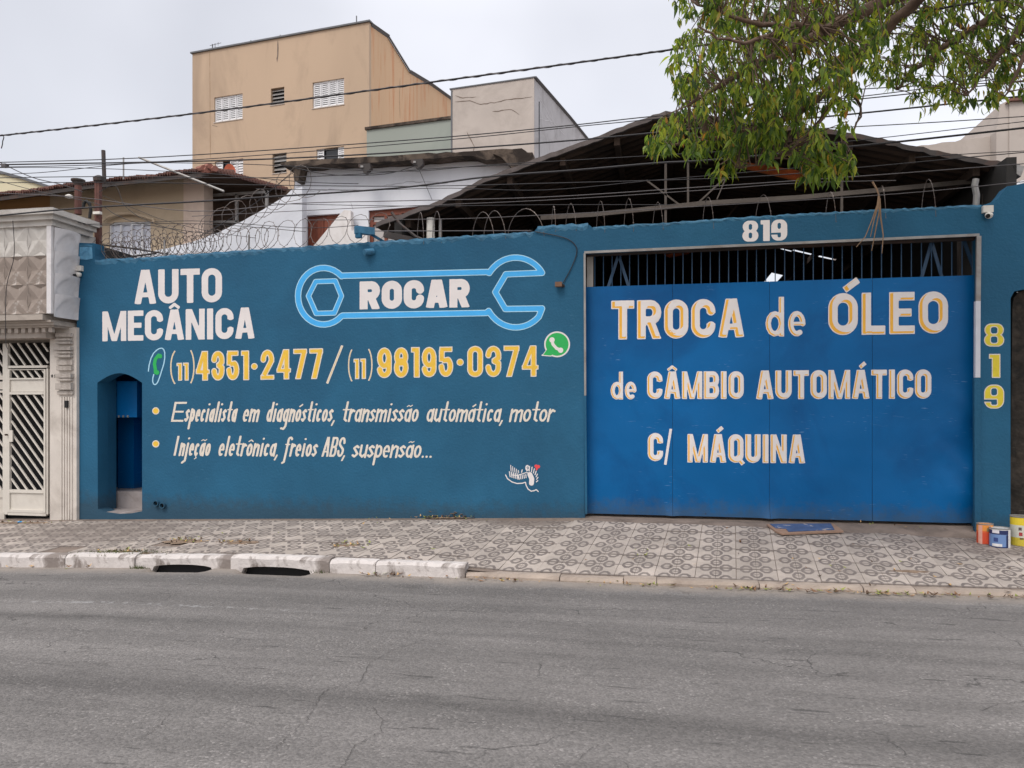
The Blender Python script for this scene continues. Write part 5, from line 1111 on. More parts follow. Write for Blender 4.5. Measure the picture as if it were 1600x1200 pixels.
# ------------------------------------------------------------------ apartment block, render blocks behind
def block(name, label, cat, px_edge, Y, ang, side, front_left, m_front, m_side, cap=None):
    """solid building: side profile (pixels, on the receding right-hand face) swept to the left"""
    u = ray(px_edge, 300); p = (u[0]*Y/u[1], Y); Pf = Plane(p, ang); Ps = Plane(p, ang-90)
    w = -Pf.sz(*front_left)[0]; t = thing(name, label, cat, (p[0], p[1], 0)); sp_ = px(Ps, side)
    ring = sp_+[(sp_[-1][0], -3), (0, -3)]
    if ring[0][0] != 0: ring[0] = (0, ring[0][1])
    vf = plate(Ps, ring, [], 0, w); o = obj('wall', vf, m_side, t); return t, Pf, Ps, w, sp_
ap, PAf, PAs, wA, spA = block('apartment_block', 'tall tan apartment block with white shuttered windows and rust-streaked side', 'building', 580, 24, 7.7,
    [(580, 40), (606, 58), (640, 113), (672, 132), (707, 157)], (305, 90), M['apt'], M['apt_side'])
wins = [(339, 151.5, 383, 190.5), (427, 139.5, 448, 165.5), (492, 128, 541, 168.5), (340, 252, 384, 305), (429.5, 241.5, 451.5, 272), (498, 233, 541, 275)]
def pr(Pl, x0, y0, x1, y1):
    a = Pl.sz(x0, (y0+y1)/2)[0]; b = Pl.sz(x1, (y0+y1)/2)[0]; z1 = Pl.sz((x0+x1)/2, y0)[1]; z0 = Pl.sz((x0+x1)/2, y1)[1]; return a, z0, b, z1
tp = PAf.sz(305, 85)[1]; tq = PAf.sz(580, 40)[1]
W6 = [pr(PAf, *w) for w in wins]
obj('front_wall', plate(PAf, [(-wA, -3), (0, -3), (0, (tp+tq)/2), (-wA, (tp+tq)/2)], [rect(*w)[::-1] for w in W6], .14, .137), M['apt'], ap)
g = G(); zt_ = (tp+tq)/2; g.pbox(PAf, -wA-.05, .05, zt_+.003, zt_+.055, -.1, .20); obj('flashing', g.vf, M['grey_cap'], ap)
for (a, z), (b, z2) in zip(spA[:-1], spA[1:]): g = G(); g.beam(PAs.w(a, z+.025, .03), PAs.w(b, z2+.025, .03), .05, .12); obj('flashing', g.vf, M['grey_cap'], ap)
for i, (a, z0, b, z1) in enumerate(W6):
    vent = i in (1, 4); wd = obj('window', (lambda g: g.pbox(PAf, a-.02, b+.02, z0-.03, z0-.003, .10, .16).vf)(G()), M['concrete'], ap)
    g = G(); g.pbox(PAf, a, b, z0, z1, .003, .012); obj('glass', g.vf, M['glass'], wd)
    if vent:
        for k in range(4): zz = z0+(z1-z0)*(.15+.22*k); g = G(); g.add([PAf.w(a+.03, zz, .10), PAf.w(b-.03, zz, .10), PAf.w(b-.03, zz+.10, .03), PAf.w(a+.03, zz+.10, .03)], [(0, 1, 2, 3)]); obj('vent_blade', g.vf, M['galv'], wd)
    else:
        skip = {3: [1], 5: [1, 2]}.get(i, [])
        for k in range(4):
            if k in skip: continue
            A, B = a+(b-a)*k/4+.01, a+(b-a)*(k+1)/4-.01; g = G()
            g.pbox(PAf, A, A+.035, z0, z1, .05, .09); g.pbox(PAf, B-.035, B, z0, z1, .05, .09); g.pbox(PAf, A+.036, B-.036, z0, z0+.05, .05, .09); g.pbox(PAf, A+.036, B-.036, z1-.05, z1, .05, .09)
            ns_ = 12
            for s_ in range(ns_):
                zz = z0+.05+(z1-z0-.1)*s_/ns_; hh = (z1-z0-.1)/ns_*1.12; g.add([PAf.w(A+.036, zz, .085), PAf.w(B-.036, zz, .085), PAf.w(B-.036, zz+hh*.85, .055), PAf.w(A+.036, zz+hh*.85, .055)], [(0, 1, 2, 3)])
            obj('shutter', g.vf, M['shutter'], wd)
for x, h in ((332, 9), (392, 4), (438, 4), (557, 12)):
    q = PAf.sz(x, 85-(x-305)*.164); g = G(); g.tube([PAf.w(q[0], zt_+.1, 0), PAf.w(q[0], zt_+.1+h*.022, 0)], .02, 5); obj('roof_rod', g.vf, M['grey_cap'], ap)
q = PAf.sz(374, 274); sd_ = thing('satellite_dish', 'small orange satellite dish in front of the lowest left window', 'satellite dish', PAf.w(*q, .4))
g = G(); c_ = Vector(PAf.w(*q, .5)); n = 14; v = [tuple(c_+Vector((0, .06, 0)))]+[tuple(c_+Vector((.22*math.cos(t), -.05*math.sin(t), .24*math.sin(t)))) for t in [2*math.pi*k/n for k in range(n)]]
obj('dish', (v, [(0, k+1, (k+1) % n+1) for k in range(n)]), mat('orange_dish', lin((206, 108, 80)), .6, .1, 4, 0), sd_); g = G(); g.tube([c_+Vector((0, .06, -.02)), Vector(PAf.w(q[0], q[1]-.1, .15))], .02, 6); obj('arm', g.vf, M['dark_steel'], sd_)
gb, PGf, PGs, wG, spG = block('grey_green_block', 'plain grey-green rendered wall block between the tan and the concrete buildings', 'building', 708, 21, 7.7, [(708, 186), (760, 200)], (573, 204), M['green_grey'], M['green_grey'])
for c in gb.children: c.data.materials[0] = M['green_grey']
zt_ = spG[0][1]; g = G(); g.pbox(PGf, -wG-.04, .0, zt_+.002, zt_+.08, -.3, .05); obj('coping', g.vf, M['old_slab'], gb)
cb, PCf, PCs, wC, spC = block('concrete_block', 'bare concrete-rendered block with stepped sloping side wall', 'building', 835, 17.5, 7.7, [(835, 122.5), (862, 153), (890, 185), (917, 218)], (706, 150), M['concrete'], M['concrete_side'])
zt_ = spC[0][1]; g = G(); g.pbox(PCf, -wC, 0, -3, zt_, .002, .03); obj('front_wall', g.vf, M['concrete'], cb)
g = G(); g.pbox(PCf, -wC-.04, .04, zt_+.002, zt_+.03, -.2, .05); obj('coping', g.vf, M['grey_cap'], cb)
for (a, z), (b, z2) in zip(spC[:-1], spC[1:]): g = G(); g.beam(PCs.w(a, z+.015, .02), PCs.w(b, z2+.015, .02), .035, .08); obj('coping', g.vf, M['grey_cap'], cb)
g = G(); g.pbox(PCs, .35, .38, -1, spC[0][1]-.4, 0, .02); g.pbox(PCf, -wC-.01, -wC+.03, 0, zt_-.02, .03, .04); obj('crack', g.vf, M['grey_cap'], cb)
PY = YP(30); yb = thing('yellow_house', 'pale yellow house wall with sloping verge at the far left', 'house', PY.w(*PY.sz(20, 300)))
yy = [(-400, 230), (-60, 255), (0, 271), (40, 282), (95, 300)]; obj('wall', plate(PY, px(PY, [(-400, 400)]+[(95, 400)]+yy[::-1]), [], 0, 4), M['pale_yellow'], yb)
yv = px(PY, yy[1:]); obj('verge', plate(PY, [(a, z+.12) for a, z in yv]+yv[::-1], [], .1, .4), M['grey_cap'], yb)
PRb = YP(14.5); rb = thing('right_concrete_house', 'unpainted concrete house with red-capped tower at the far right', 'house', PRb.w(*PRb.sz(1560, 400)))
obj('wall', plate(PRb, px(PRb, rough(PRb, [(1400, 233), (1430, 229), (1545, 213)], 10, 1, 31)+[(1900, 165), (1900, 600), (1400, 600)])[::-1], [], 0, 5), M['concrete'], rb)
obj('tower', plate(PRb, px(PRb, [(1547, 213), (1551, 190), (1553, 172), (1565, 166), (1700, 158), (1700, 400), (1547, 400)])[::-1], [], .25, 2.5), M['concrete'], rb)
obj('tower_cap', plate(PRb, px(PRb, [(1560, 172), (1566, 164), (1700, 156), (1700, 164), (1566, 169)])[::-1], [], .33, 2.6), M['clay'], rb)
obj('tower_roof', plate(PRb, px(PRb, [(1568, 163.5), (1580, 160), (1598, 162), (1700, 152), (1700, 155.5)])[::-1], [], .30, 2.5), M['roof_edge'], rb)
g = G(); g.pbox(PRb, PRb.sz(1566, 200)[0], PRb.sz(1700, 200)[0], PRb.sz(1566, 600)[1], PRb.sz(1566, 168)[1], .255, .27); 
obj('tower_face', g.vf, M['concrete'], rb)
obj('low_wall', plate(YP(11), px(YP(11), [(1583, 330), (1590, 292), (1596, 282), (1700, 270), (1700, 600), (1583, 600)])[::-1], [], 0, .2), M['white_render'], rb)

# hairline cracks, joints and service pipes on the old plaster
def crack(P_, pts_, w, m, parent, seed=1, out=.004, name='crack', amp=.8):
    L = [P_.sz(*p) for p in rough(P_, pts_, 5, amp, seed)]; v = []; f = []; rr = random.Random(seed); n = len(L)
    for k, (a, z) in enumerate(L):
        A_, B_ = L[max(k-1, 0)], L[min(k+1, n-1)]; dx, dz_ = B_[0]-A_[0], B_[1]-A_[1]; l = math.hypot(dx, dz_) or 1; q = w*rr.uniform(.4, 1)*(.3 if k in (0, n-1) else 1)
        v += [P_.w(a-dz_/l*q, z+dx/l*q, out), P_.w(a+dz_/l*q, z-dx/l*q, out)]
    f = [(2*k, 2*k+1, 2*k+3, 2*k+2) for k in range(n-1)]; return obj(name, (v, f), m, parent)
cm = mat('plaster_crack', lin((122, 108, 98)), .95, .2, 9, 0); cm2 = mat('plaster_joint', lin((160, 134, 108)), .95, .1, 9, 0)  # darker brown-grey for crack lines, tan for joints
PAo = Plane((PAf.p[0], PAf.p[1]), 7.7)
crack(PAo, [(332, 82), (333, 250)], .016, cm2, ap, 3, .143, 'joint', .2); crack(PAo, [(438, 66), (438, 84), (437, 100)], .03, cm, ap, 5, .143); crack(PAo, [(336, 198), (344, 200)], .03, cm, ap, 6, .143)
crack(PAs, [(625, 122), (624, 150), (625, 185)], .02, cm2, ap, 7, .004, 'joint', .3)
for k, pts_ in enumerate(([(712, 160), (735, 158), (752, 164), (778, 160), (800, 156), (832, 152)], [(712, 150), (724, 154), (745, 152)], [(770, 175), (800, 172), (812, 180)], [(730, 206), (742, 230), (740, 240)])): crack(PCf, pts_, .012, cm, cb, 11+k, .034)
for k, pts_ in enumerate(([(841, 150), (852, 168), (866, 196)], [(842, 185), (862, 190), (884, 212)], [(850, 176), (868, 205), (872, 225)])): crack(PCs, pts_, .012, mat('pale_patch_render', lin((206, 204, 206)), .9, .1, 9, 0), cb, 21+k, .004)
for k, pts_ in enumerate(([(470, 300), (520, 296), (560, 300)], [(600, 290), (640, 284), (700, 286)], [(548, 316), (552, 328)])): crack(PH, pts_, .008, mat('white_render_crack', lin((176, 176, 182)), .9, .1, 9, 0), wh, 31+k, .004)
# aerial on the roof edge of the tan block
q = PAf.sz(336, 80); g = G(); P0 = Vector(PAf.w(q[0], zt_ if False else (tp+tq)/2+.05, 0)); g.tube([P0, P0+Vector((0, 0, .26))], .012, 5); g.tube([P0+Vector((-.2, 0, .2)), P0+Vector((.24, 0, .26))], .009, 5); g.tube([P0+Vector((.12, 0, .18)), P0+Vector((.12, 0, .30))], .008, 5)
tag(obj('roof_aerial', g.vf, M['grey_cap'], None, origin=tuple(P0)), 'tiny television aerial on the left roof corner of the tan block', 'aerial')
# ------------------------------------------------------------------ razor wire along the wall top
def helix(pts, r, pitch, seed, n=14, tr=.004, sq=1.0):
    rr = random.Random(seed); L = []; pts = [Vector(p) for p in pts]; d = [0]
    for a, b in zip(pts[:-1], pts[1:]): d.append(d[-1]+(b-a).length)
    s = 0; t = rr.uniform(0, 6); R = r; out = []
    while s < d[-1]:
        k = max(i for i in range(len(d)) if d[i] <= s+1e-9); k = min(k, len(pts)-2); f_ = (s-d[k])/(d[k+1]-d[k]); p = pts[k].lerp(pts[k+1], f_)
        ax = (pts[k+1]-pts[k]).normalized(); R += (r*rr.uniform(.8, 1.25)-R)*.12; t += 2*math.pi/n; s += pitch/n*rr.uniform(.5, 1.5)
        out.append(p+ax*(R*math.cos(t))+Vector((0, 0, 1))*(R*math.sin(t)*1.02)+Vector((0, 1, 0))*(.3*R*math.sin(t+seed+s*.8)))
    return out
def barbed(name, paths, label, group=None, tr=.0042, m='wire'):
    g = G(); o = paths[0][0]
    for P_ in paths:
        g.tube(P_, tr, 4, caps=False)
        for k in range(1, len(P_)-1, 1):
            p = Vector(P_[k]); d = (Vector(P_[k+1])-p).normalized(); q = d.cross(Vector((random.uniform(-1, 1), random.uniform(-1, 1), random.uniform(-1, 1)))).normalized()*.0095
            g.add([p-d*.012, p+q, p+d*.012, p-q], [(0, 1, 2, 3)])
    ob = obj(name, g.vf, M[m], None, origin=tuple(o)); tag(ob, label, 'razor wire', group); return ob
T_ = lambda p, q, Y=9.2, dz=0: (lambda a: (a[0], a[1], a[2]+dz))(at(p, q, Y))
grp = 'razor wire coils along the wall'
barbed('razor_wire_coil', [helix([T_(158, 406, dz=.12), T_(300, 396, dz=.13), T_(430, 388, dz=.14)], .15, .13, 3)], 'dense tangled razor wire coil on the left end of the blue wall', grp, .0042)
barbed('razor_wire_coil', [helix([T_(160, 404, 9.3, .09), T_(260, 396, 9.28, .10), T_(345, 390, 9.25, .08)], .11, .09, 71)], 'lowest matted strand of razor wire pressed on the wall top at left', grp, .0036)
barbed('razor_wire_coil', [helix([T_(160, 404, 9.25, .22), T_(330, 386, 9.25, .2)], .12, .14, 33)], 'thin second strand of razor wire tangled above the left coil', grp, .003)
barbed('razor_wire_coil', [helix([T_(400, 388, dz=.15), T_(520, 382, dz=.16), T_(600, 376, dz=.16)], .19, .26, 5)], 'open razor wire loops on the wall above the wrench', grp, .0036)
barbed('razor_wire_coil', [helix([T_(330, 366, 11.8, .1), T_(400, 334, 11.8, .12), T_(455, 302, 11.8, .15), T_(485, 300, 11.8, .2)],   .24, .26, 8)], 'razor wire coil climbing the sloping white parapet', grp, .0045)
def loop(px0, px1, ytop, ybase, seed, Y=9.2):
    rr = random.Random(seed); n = 14; out = []
    for k in range(n+1):
        t = math.pi*(k/n)*1.25-.4; cx = (px0+px1)/2; w = (px1-px0)/2; x = cx-w*math.cos(t)*(1-.15*math.sin(t)); y = ybase-(ybase-ytop)*max(-.2, math.sin(t)); q = at(x, y, Y+.10*math.cos(t)); out.append(q)
    return out
for i, (a, b, yt, yb_, l) in enumerate(((652, 662, 332, 376, 'narrow'), (676, 690, 330, 374, 'upright oval'), (738, 772, 331, 370, 'wide'), (756, 790, 329, 368, 'overlapping'), (794, 850, 326, 364, 'largest'))):
    barbed('razor_wire_loop', [loop(a, b, yt, yb_, i)], '%s single razor wire loop over the wall before the dark roof, number from the white post rightward marked by its width' % l if 0 else {'narrow': 'narrow razor wire loop left of the white post', 'upright oval': 'tall oval razor wire loop beside the white post', 'wide': 'half-round razor wire loop midway between post and gate', 'overlapping': 'razor wire loop overlapping its half-round neighbour', 'largest': 'widest razor wire loop just left of the wall step'}[l], grp, .004)
for i, (a, b, yt, yb_, l) in enumerate(((862, 868, 322, 352, 'leftmost short wire stub over the step of the wall'), (884, 900, 318, 350, 'curled wire between step and gate corner'), (932, 945, 314, 352, 'thin wire curl above the left end of the gate beam'), (975, 990, 310, 350, 'thin wire curl over the beam left of the tall rod'), (1020, 1036, 316, 348, 'pair of wires leaning by the tall rod'), (1098, 1115, 308, 346, 'wire curl over the beam left of the number'), (1180, 1206, 304, 344, 'broad wire arc above the white number'), (1290, 1306, 300, 336, 'wire arc right of the white number'), (1372, 1384, 290, 330, 'wire arc behind the hanging dry twigs'), (1440, 1462, 280, 326, 'long leaning wire near the right pillar'))):
    barbed('razor_wire_strand', [loop(a, b, yt, yb_+6, i+20)], l, 'loose wire strands over the gate beam', .003)
# straight strands and their iron stays
g = G(); a = T_(330, 404, 9.2); g.tube([(a[0], a[1], a[2]), (a[0], a[1], at(330, 372, 9.2)[2])], .012, 6)
for i, (x, y0, y1, l) in enumerate(((389, 397, 367, 'thin iron stay holding the wire left of the doorway'), (257, 402, 375, 'thin iron stay inside the dense coil'))):
    g = G(); a = at(x, y0, 9.2); g.tube([a, at(x, y1, 9.2)], .012, 6); tag(obj('wire_stay', g.vf, M['galv'], None, origin=a), l, 'stay')
pts = lambda L, Y: [at(x, y, Y) for x, y in L]
g = G(); g.tube(pts([(155, 382), (205, 388), (262, 397)], 9.3), .012, 5); g.tube(pts([(206, 401), (243, 396)], 9.2), .014, 5)
tag(obj('wire_rail', g.vf, M['dark_steel'], None, origin=at(155, 382, 9.3), kind=None), 'bent dark rods lying through the left razor wire', 'rod')
# ------------------------------------------------------------------ overhead cables
def cable(L, Y, r, label, m='cable', sub=5, group='overhead cables'):
    """smooth curve through surveyed points; Y may drift along the run"""
    n = len(L); xs_ = [p[0] for p in L]; W3 = []
    y0, y1 = Y if isinstance(Y, tuple) else (Y, Y)
    P3 = [Vector(at(x, y, y0+(y1-y0)*(x-xs_[0])/(xs_[-1]-xs_[0]))) for x, y in L]
    for i in range(n-1):
        p0, p1, p2, p3 = P3[max(i-1, 0)], P3[i], P3[i+1], P3[min(i+2, n-1)]
        for k in range(sub):
            t = k/sub; W3.append(.5*((2*p1)+(p2-p0)*t+(2*p0-5*p1+4*p2-p3)*t*t+(3*p1-p0-3*p2+p3)*t**3))
    W3.append(P3[-1]); g = G(); g.tube(W3, r, 5); o = obj('overhead_cable', g.vf, M[m], None, origin=tuple(P3[0])); tag(o, label, 'cable', group); return W3
w1 = cable([(-140, 226), (0, 212), (300, 178), (700, 125), (1068, 75), (1400, 24), (1800, -40)], (8.0, 6.8), .0095, 'topmost thick twisted cable crossing the sky and the tan building')
g = G(); pv = None
for k in range(0, 700):     # second conductor wrapped round the top cable
    t = k/699; s = t*(len(w1)-1); i = min(int(s), len(w1)-2); p = w1[i].lerp(w1[i+1], s-i); a = k*.55; pv = p+Vector((0, .0085*math.cos(a), .0085*math.sin(a))); g.v.append(tuple(pv))
V_ = g.v; g = G(); g.tube(V_, .0055, 4, caps=False); tag(obj('overhead_cable', g.vf, M['cable_grey'], None, origin=V_[0]), 'thin lashing wire wound round the topmost cable', 'cable', 'overhead cables')
cable([(-140, 262), (0, 257.5), (307, 252), (500, 245), (706, 233), (900, 219), (1100, 200), (1335, 178), (1600, 150), (1800, 128)], 8.2, .009, 'dark straight cable rising from the left edge past the tan building foot')
cable([(-60, 255), (170, 249), (400, 236), (700, 214), (900, 195), (1030, 181), (1310, 158), (1600, 127), (1800, 104)], 8.2, .006, 'upper of two close cables across the grey-green wall')
cable([(-60, 262), (170, 257), (400, 243), (700, 218.5), (900, 198), (1030, 185), (1335, 152), (1600, 118), (1800, 92)], 8.1, .005, 'lower of two close cables across the grey-green wall')
cable([(-140, 352), (0, 337), (130, 325), (300, 315.5), (400, 309), (619, 294), (765, 276), (900, 266), (1025, 255), (1125, 249), (1400, 222), (1600, 200), (1800, 178)], 7.9, .0105, 'thick dark cable sweeping low across the left roof and dark gable')
cable([(-60, 263), (100, 262), (307, 270), (470, 284), (560, 287)], 8.6, .0045, 'thin sagging wire over the beige roof')
cable([(-60, 273), (60, 270), (200, 256), (307, 255), (420, 258), (620, 268), (760, 258), (900, 250), (1250, 228), (1600, 190), (1800, 170)], 8.4, .0045, 'thin wire dipping under the slab brackets then rising right')
cable([(-60, 279), (150, 276), (400, 278), (560, 272), (700, 262), (832, 257)], 8.5, .0055, 'slack wire running to the broken eave of the white house')
cable([(-60, 286), (200, 285), (400, 289), (640, 291), (850, 286.5), (1160, 277), (1340, 262), (1500, 247), (1600, 238), (1800, 218)], 8.3, .005, 'middle thin cable across the white house and roof')
cable([(400, 295), (560, 297), (700, 294), (850, 297), (1020, 282), (1250, 262)], 8.6, .004, 'hair-thin wire just under the middle thin cable')
cable([(-60, 300), (120, 308), (300, 330), (460, 318), (620, 314), (850, 308), (1100, 292), (1335, 276), (1585, 257), (1800, 240)], 8.4, .005, 'light wire crossing in front of the roof trusses', 'cable_grey')
cable([(300, 338), (560, 325), (850, 313), (1100, 297), (1250, 286), (1400, 282)], 8.5, .004, 'second light wire crossing the roof trusses below the first', 'cable_grey')
cable([(420, 318), (640, 322), (850, 320), (1060, 320)], 9.0, .004, 'level strand crossing the dark gable')
cable([(480, 344), (700, 342), (850, 336), (1100, 322), (1400, 303), (1600, 284), (1800, 266)], 8.6, .004, 'faint wire passing above the white number', 'cable_grey')
cable([(560, 361), (640, 361), (830, 360.5)], 9.2, .006, 'straight strand just above the wall between lamp and step', 'cable_grey')
cable([(-60, 340), (100, 345), (160, 352), (300, 345), (470, 356), (560, 352)], 9.0, .004, 'thin wire crossing the arched window hood')
cable([(-60, 345), (60, 350), (155, 350), (320, 350), (478, 362)], 9.1, .004, 'lower thin wire crossing the arched window hood')
cable([(0, 254), (50, 277), (95, 288), (130, 300)], 8.6, .0055, 'short dark wire slanting down from the left edge to the red pipe')
cable([(0, 283), (60, 299), (150, 318), (180, 335), (215, 348), (300, 362), (345, 366)], 9.1, .0045, 'slanting service wire under the beige eaves')
cable([(155, 300), (180, 290), (196, 322), (230, 345), (292, 365)], 9.4, .0045, 'drooping wire from the rusty pole to the sloping parapet')
cable([(160, 305), (220, 330), (260, 345), (330, 362), (400, 372)], 9.4, .0035, 'wire slanting from the rusty pole over the coil')
cable([(300, 375), (380, 330), (420, 300), (455, 270)], 10.5, .004, 'steep wire climbing to the slab corner')
cable([(310, 372), (395, 320), (430, 292), (460, 268)], 10.6, .004, 'second steep wire climbing to the slab corner')
cable([(460, 262), (520, 273), (600, 272), (652, 258)], 12.0, .007, 'loose cable drooping along the slab of the white house')
cable([(652, 258), (675, 312)], 12.0, .004, 'short stay wire falling from the right slab bracket')
cable([(-60, 232), (0, 212), (4, 222), (2, 232)], 8.0, .006, 'cable tail hanging at the left edge of the sky')
cable([(1330, 150), (1345, 165), (1336, 200)], 6.9, .006, 'twig-like wire dropping beside the foliage')
cable([(1200, 150), (1400, 136), (1600, 128), (1800, 118)], 8.0, .005, 'cable behind the foliage, highest at the right')
cable([(1240, 203), (1430, 193), (1600, 182), (1800, 168)], 8.2, .005, 'cable over the ridge below the right foliage')
cable([(1430, 246), (1520, 240), (1600, 236), (1800, 226)], 8.2, .004, 'thin wire in front of the concrete house')
cable([(20, 345), (22, 400), (10, 450), (9, 530), (12, 545)], 8.4, .0045, 'black drop wire hanging down the cream house front')
cable([(836, 362), (880, 371), (898, 382), (901, 396), (892, 420), (880, 442)], 9.085, .0055, 'black wire stapled down the wall to the brown socket', group=None)
g = G(); q = at(8, 259, 8.2); g.box(q[0]-.03, q[0]+.03, q[1]-.03, q[1]+.03, q[2]-.02, q[2]+.02); tag(obj('cable_joint', g.vf, M['cable_grey'], None, origin=q), 'small grey joint box on the cable at the left edge', 'joint box')
# ------------------------------------------------------------------ poles, pipes, masts
def pole(name, P0, P1, Y, r, m, label, cat='pole', n=8):
    g = G(); a, b = at(*P0, Y), at(*P1, Y); g.tube([a, b], r, n); o = obj(name, g.vf, M[m], None, origin=a); return tag(o, label, cat)
rp_ = thing('rusty_pole', 'rusty square service pole rising behind the left end of the blue wall', 'pole', at(154, 407, 9.5))
for (x0, x1, m_) in ((150, 153.4, 'rust'), (153.8, 157.2, 'rust')): g = G(); a, b = at(x0, 430, 9.5), at(x1, 283, 9.5); g.box(a[0], at(x1, 430, 9.5)[0], 9.47, 9.53, a[2], b[2]); obj('angle_iron', g.vf, M[m_], rp_)
q = at(154, 333, 9.45); g = G(); g.box(q[0]-.06, q[0]+.05, 9.41, 9.46, q[2]-.02, q[2]+.015); obj('insulator', g.vf, M['cam_white'], rp_)
q = at(154, 354, 9.45); g = G(); g.box(q[0]-.05, q[0]+.05, 9.42, 9.46, q[2]-.01, q[2]+.01); obj('clamp', g.vf, M['galv'], rp_)
g = G(); q = at(155, 281, 9.5); g.lathe(q, [(.03, -.04), (.075, -.02), (.08, .03), (.03, .06)], 10); obj('cap', g.vf, M['dark_steel'], rp_)
rc = thing('red_pipe', 'dark red vent pipe with black cap above the cream cornice', 'pipe', at(122, 335, 10.2)); g = G(); a = at(122, 335, 10.2); b = at(122, 288, 10.2); g.tube([a, b], .05, 10); obj('pipe', g.vf, M['rust'], rc)
g = G(); g.lathe(b, [(.05, -.02), (.07, .02), (.10, .05), (.10, .07), (.04, .085)], 12); obj('cap', g.vf, M['dark_steel'], rc)
pole('antenna_mast', (163, 283), (161.5, 235), 12.4, .035, 'dark_steel', 'short dark mast standing on the beige roof', 'mast'); pole('antenna_mast', (193, 280), (193, 246), 12.4, .014, 'galv', 'thin mast right of the dark one on the beige roof', 'mast')
pole('leaning_pipe', (350, 299), (217, 246), 9.6, .015, 'galv', 'long grey pipe leaning across the tiled roof', 'pipe')
g = G(); g.tube(pts([(130, 325), (131, 318), (135, 314), (140, 318), (142, 327), (140, 341)], 9.9), .022, 8); tag(obj('conduit_bend', g.vf, M['black'], None, origin=at(140, 341, 9.9)), 'black conduit hook between red pipe and rusty pole', 'conduit')
g = G(); g.lathe(at(108, 307, 10), [(.02, -.03), (.05, -.02), (.055, .01), (.02, .03)], 10); tag(obj('eave_lamp', g.vf, M['cam_white'], None, origin=at(108, 307, 10)), 'small round lamp hanging under the eave beside the red pipe', 'lamp')
# ------------------------------------------------------------------ cameras, lamps, sockets on the wall
def camera(cx, cy, label, Y=YW, s=1.):
    t = thing('security_camera', label, 'security camera', at(cx, cy, Y)); q = at(cx, cy, Y)
    g = G(); g.box(q[0]-.05*s, q[0]+.045*s, Y-.05, Y-.001, q[2]-.035*s, q[2]+.035*s); obj('junction_box', g.vf, M['cam_white'], t)
    d = at(cx+.5, cy+10, Y); c_ = (d[0], Y-.045, d[2]); g = G(); g.lathe(c_, [(.012, -.035), (.032, -.022), (.04, 0), (.036, .02), (.015, .03)], 14); obj('dome', g.vf, M['cam_white'], t, smooth=True)
    g = G(); g.tube([(c_[0]-.015, c_[1]-.02, c_[2]-.008), (c_[0]-.03, c_[1]-.05, c_[2]-.02)], .022, 10); obj('lens', g.vf, M['black'], t)
camera(126, 420, 'white dome camera at the top left corner of the blue wall'); camera(1542, 328, 'white dome camera on the beam at the top of the right pillar', s=1.05)
fl = thing('blue_floodlight', 'blue painted box lamp on an arm on top of the wall above the wrench', 'lamp', at(590, 376, 9.15)); q = at(568, 360, 9.0)
g = G(); g.beam(at(555, 359, 8.95), at(584, 362, 9.12), .09, .07); obj('lamp_body', g.vf, M['wall_rough'], fl); g = G(); g.beam(at(575, 363, 9.12), at(600, 378, 9.2), .035, .04); obj('arm', g.vf, M['wall_blue'], fl); q = at(561, 368, 8.97); g = G(); g.box(q[0]-.04, q[0]+.03, 8.94, 9.0, q[2]-.03, q[2]+.03); obj('bracket', g.vf, M['wall_blue'], fl)
g = G(); g.tube([at(583, 393, YW-.002), Vector(at(577, 394, YW))+Vector((-.03, -.09, -.02))], .042, 12); tag(obj('spout', g.vf, M['wall_rough'], None, origin=at(578, 394, YW)), 'short blue painted drain spout above the wrench', 'spout')
sk = thing('brown_socket', 'small brown wall lamp socket left of the gate corner', 'socket', at(877, 448, YW)); q = at(874, 446, YW); g = G(); g.box(q[0]-.04, q[0]+.04, YW-.09, YW-.03, q[2]-.025, q[2]+.03); obj('housing', g.vf, M['brown_plastic'], sk); g = G(); g.tube([(q[0]+.03, YW-.04, q[2]), (q[0]+.05, YW-.001, q[2]-.01)], .02, 8); obj('stub', g.vf, M['dark_steel'], sk)
# junk under the left eave
g = G(); g.beam(at(600, 366, 9.5), at(690, 385, 9.6), .08, .05); tag(obj('fallen_plank', g.vf, M['dark_steel'], None, origin=at(640, 376, 9.55)), 'dark plank slanting under the left eave behind the floodlight', 'plank')
g = G(); g.tube(pts([(612, 332), (625, 350), (650, 370), (680, 382)], 9.5), .02, 6); tag(obj('fallen_rod', g.vf, M['dark_steel'], None, origin=at(612, 332, 9.5)), 'dark bent rod crossing the slanting plank', 'rod')
for i, (x, y) in enumerate(((246, 786), (256, 789.5))):
    q = at(x, y, YW); t = thing('drain_pipe', ('left' if i == 0 else 'right')+' one of two short pipe stubs low on the blue wall', 'pipe', q, 'twin drain stubs')
    v = []; n = 14
    for r_, dy in ((.040, 0), (.040, -.045), (.030, -.045), (.030, .0)):
        for k in range(n): a = 2*math.pi*k/n; v.append((q[0]+r_*math.cos(a), YW+dy-.001, q[2]+r_*math.sin(a)))
    obj('sleeve', (v, [(j*n+k, j*n+(k+1) % n, (j+1)*n+(k+1) % n, (j+1)*n+k) for j in range(3) for k in range(n)]), M['wall_blue'], t); obj('bore', (v[-n:], [tuple(range(n))]), M['black'], t)  # bore closed by a black disc that stands in for its shade
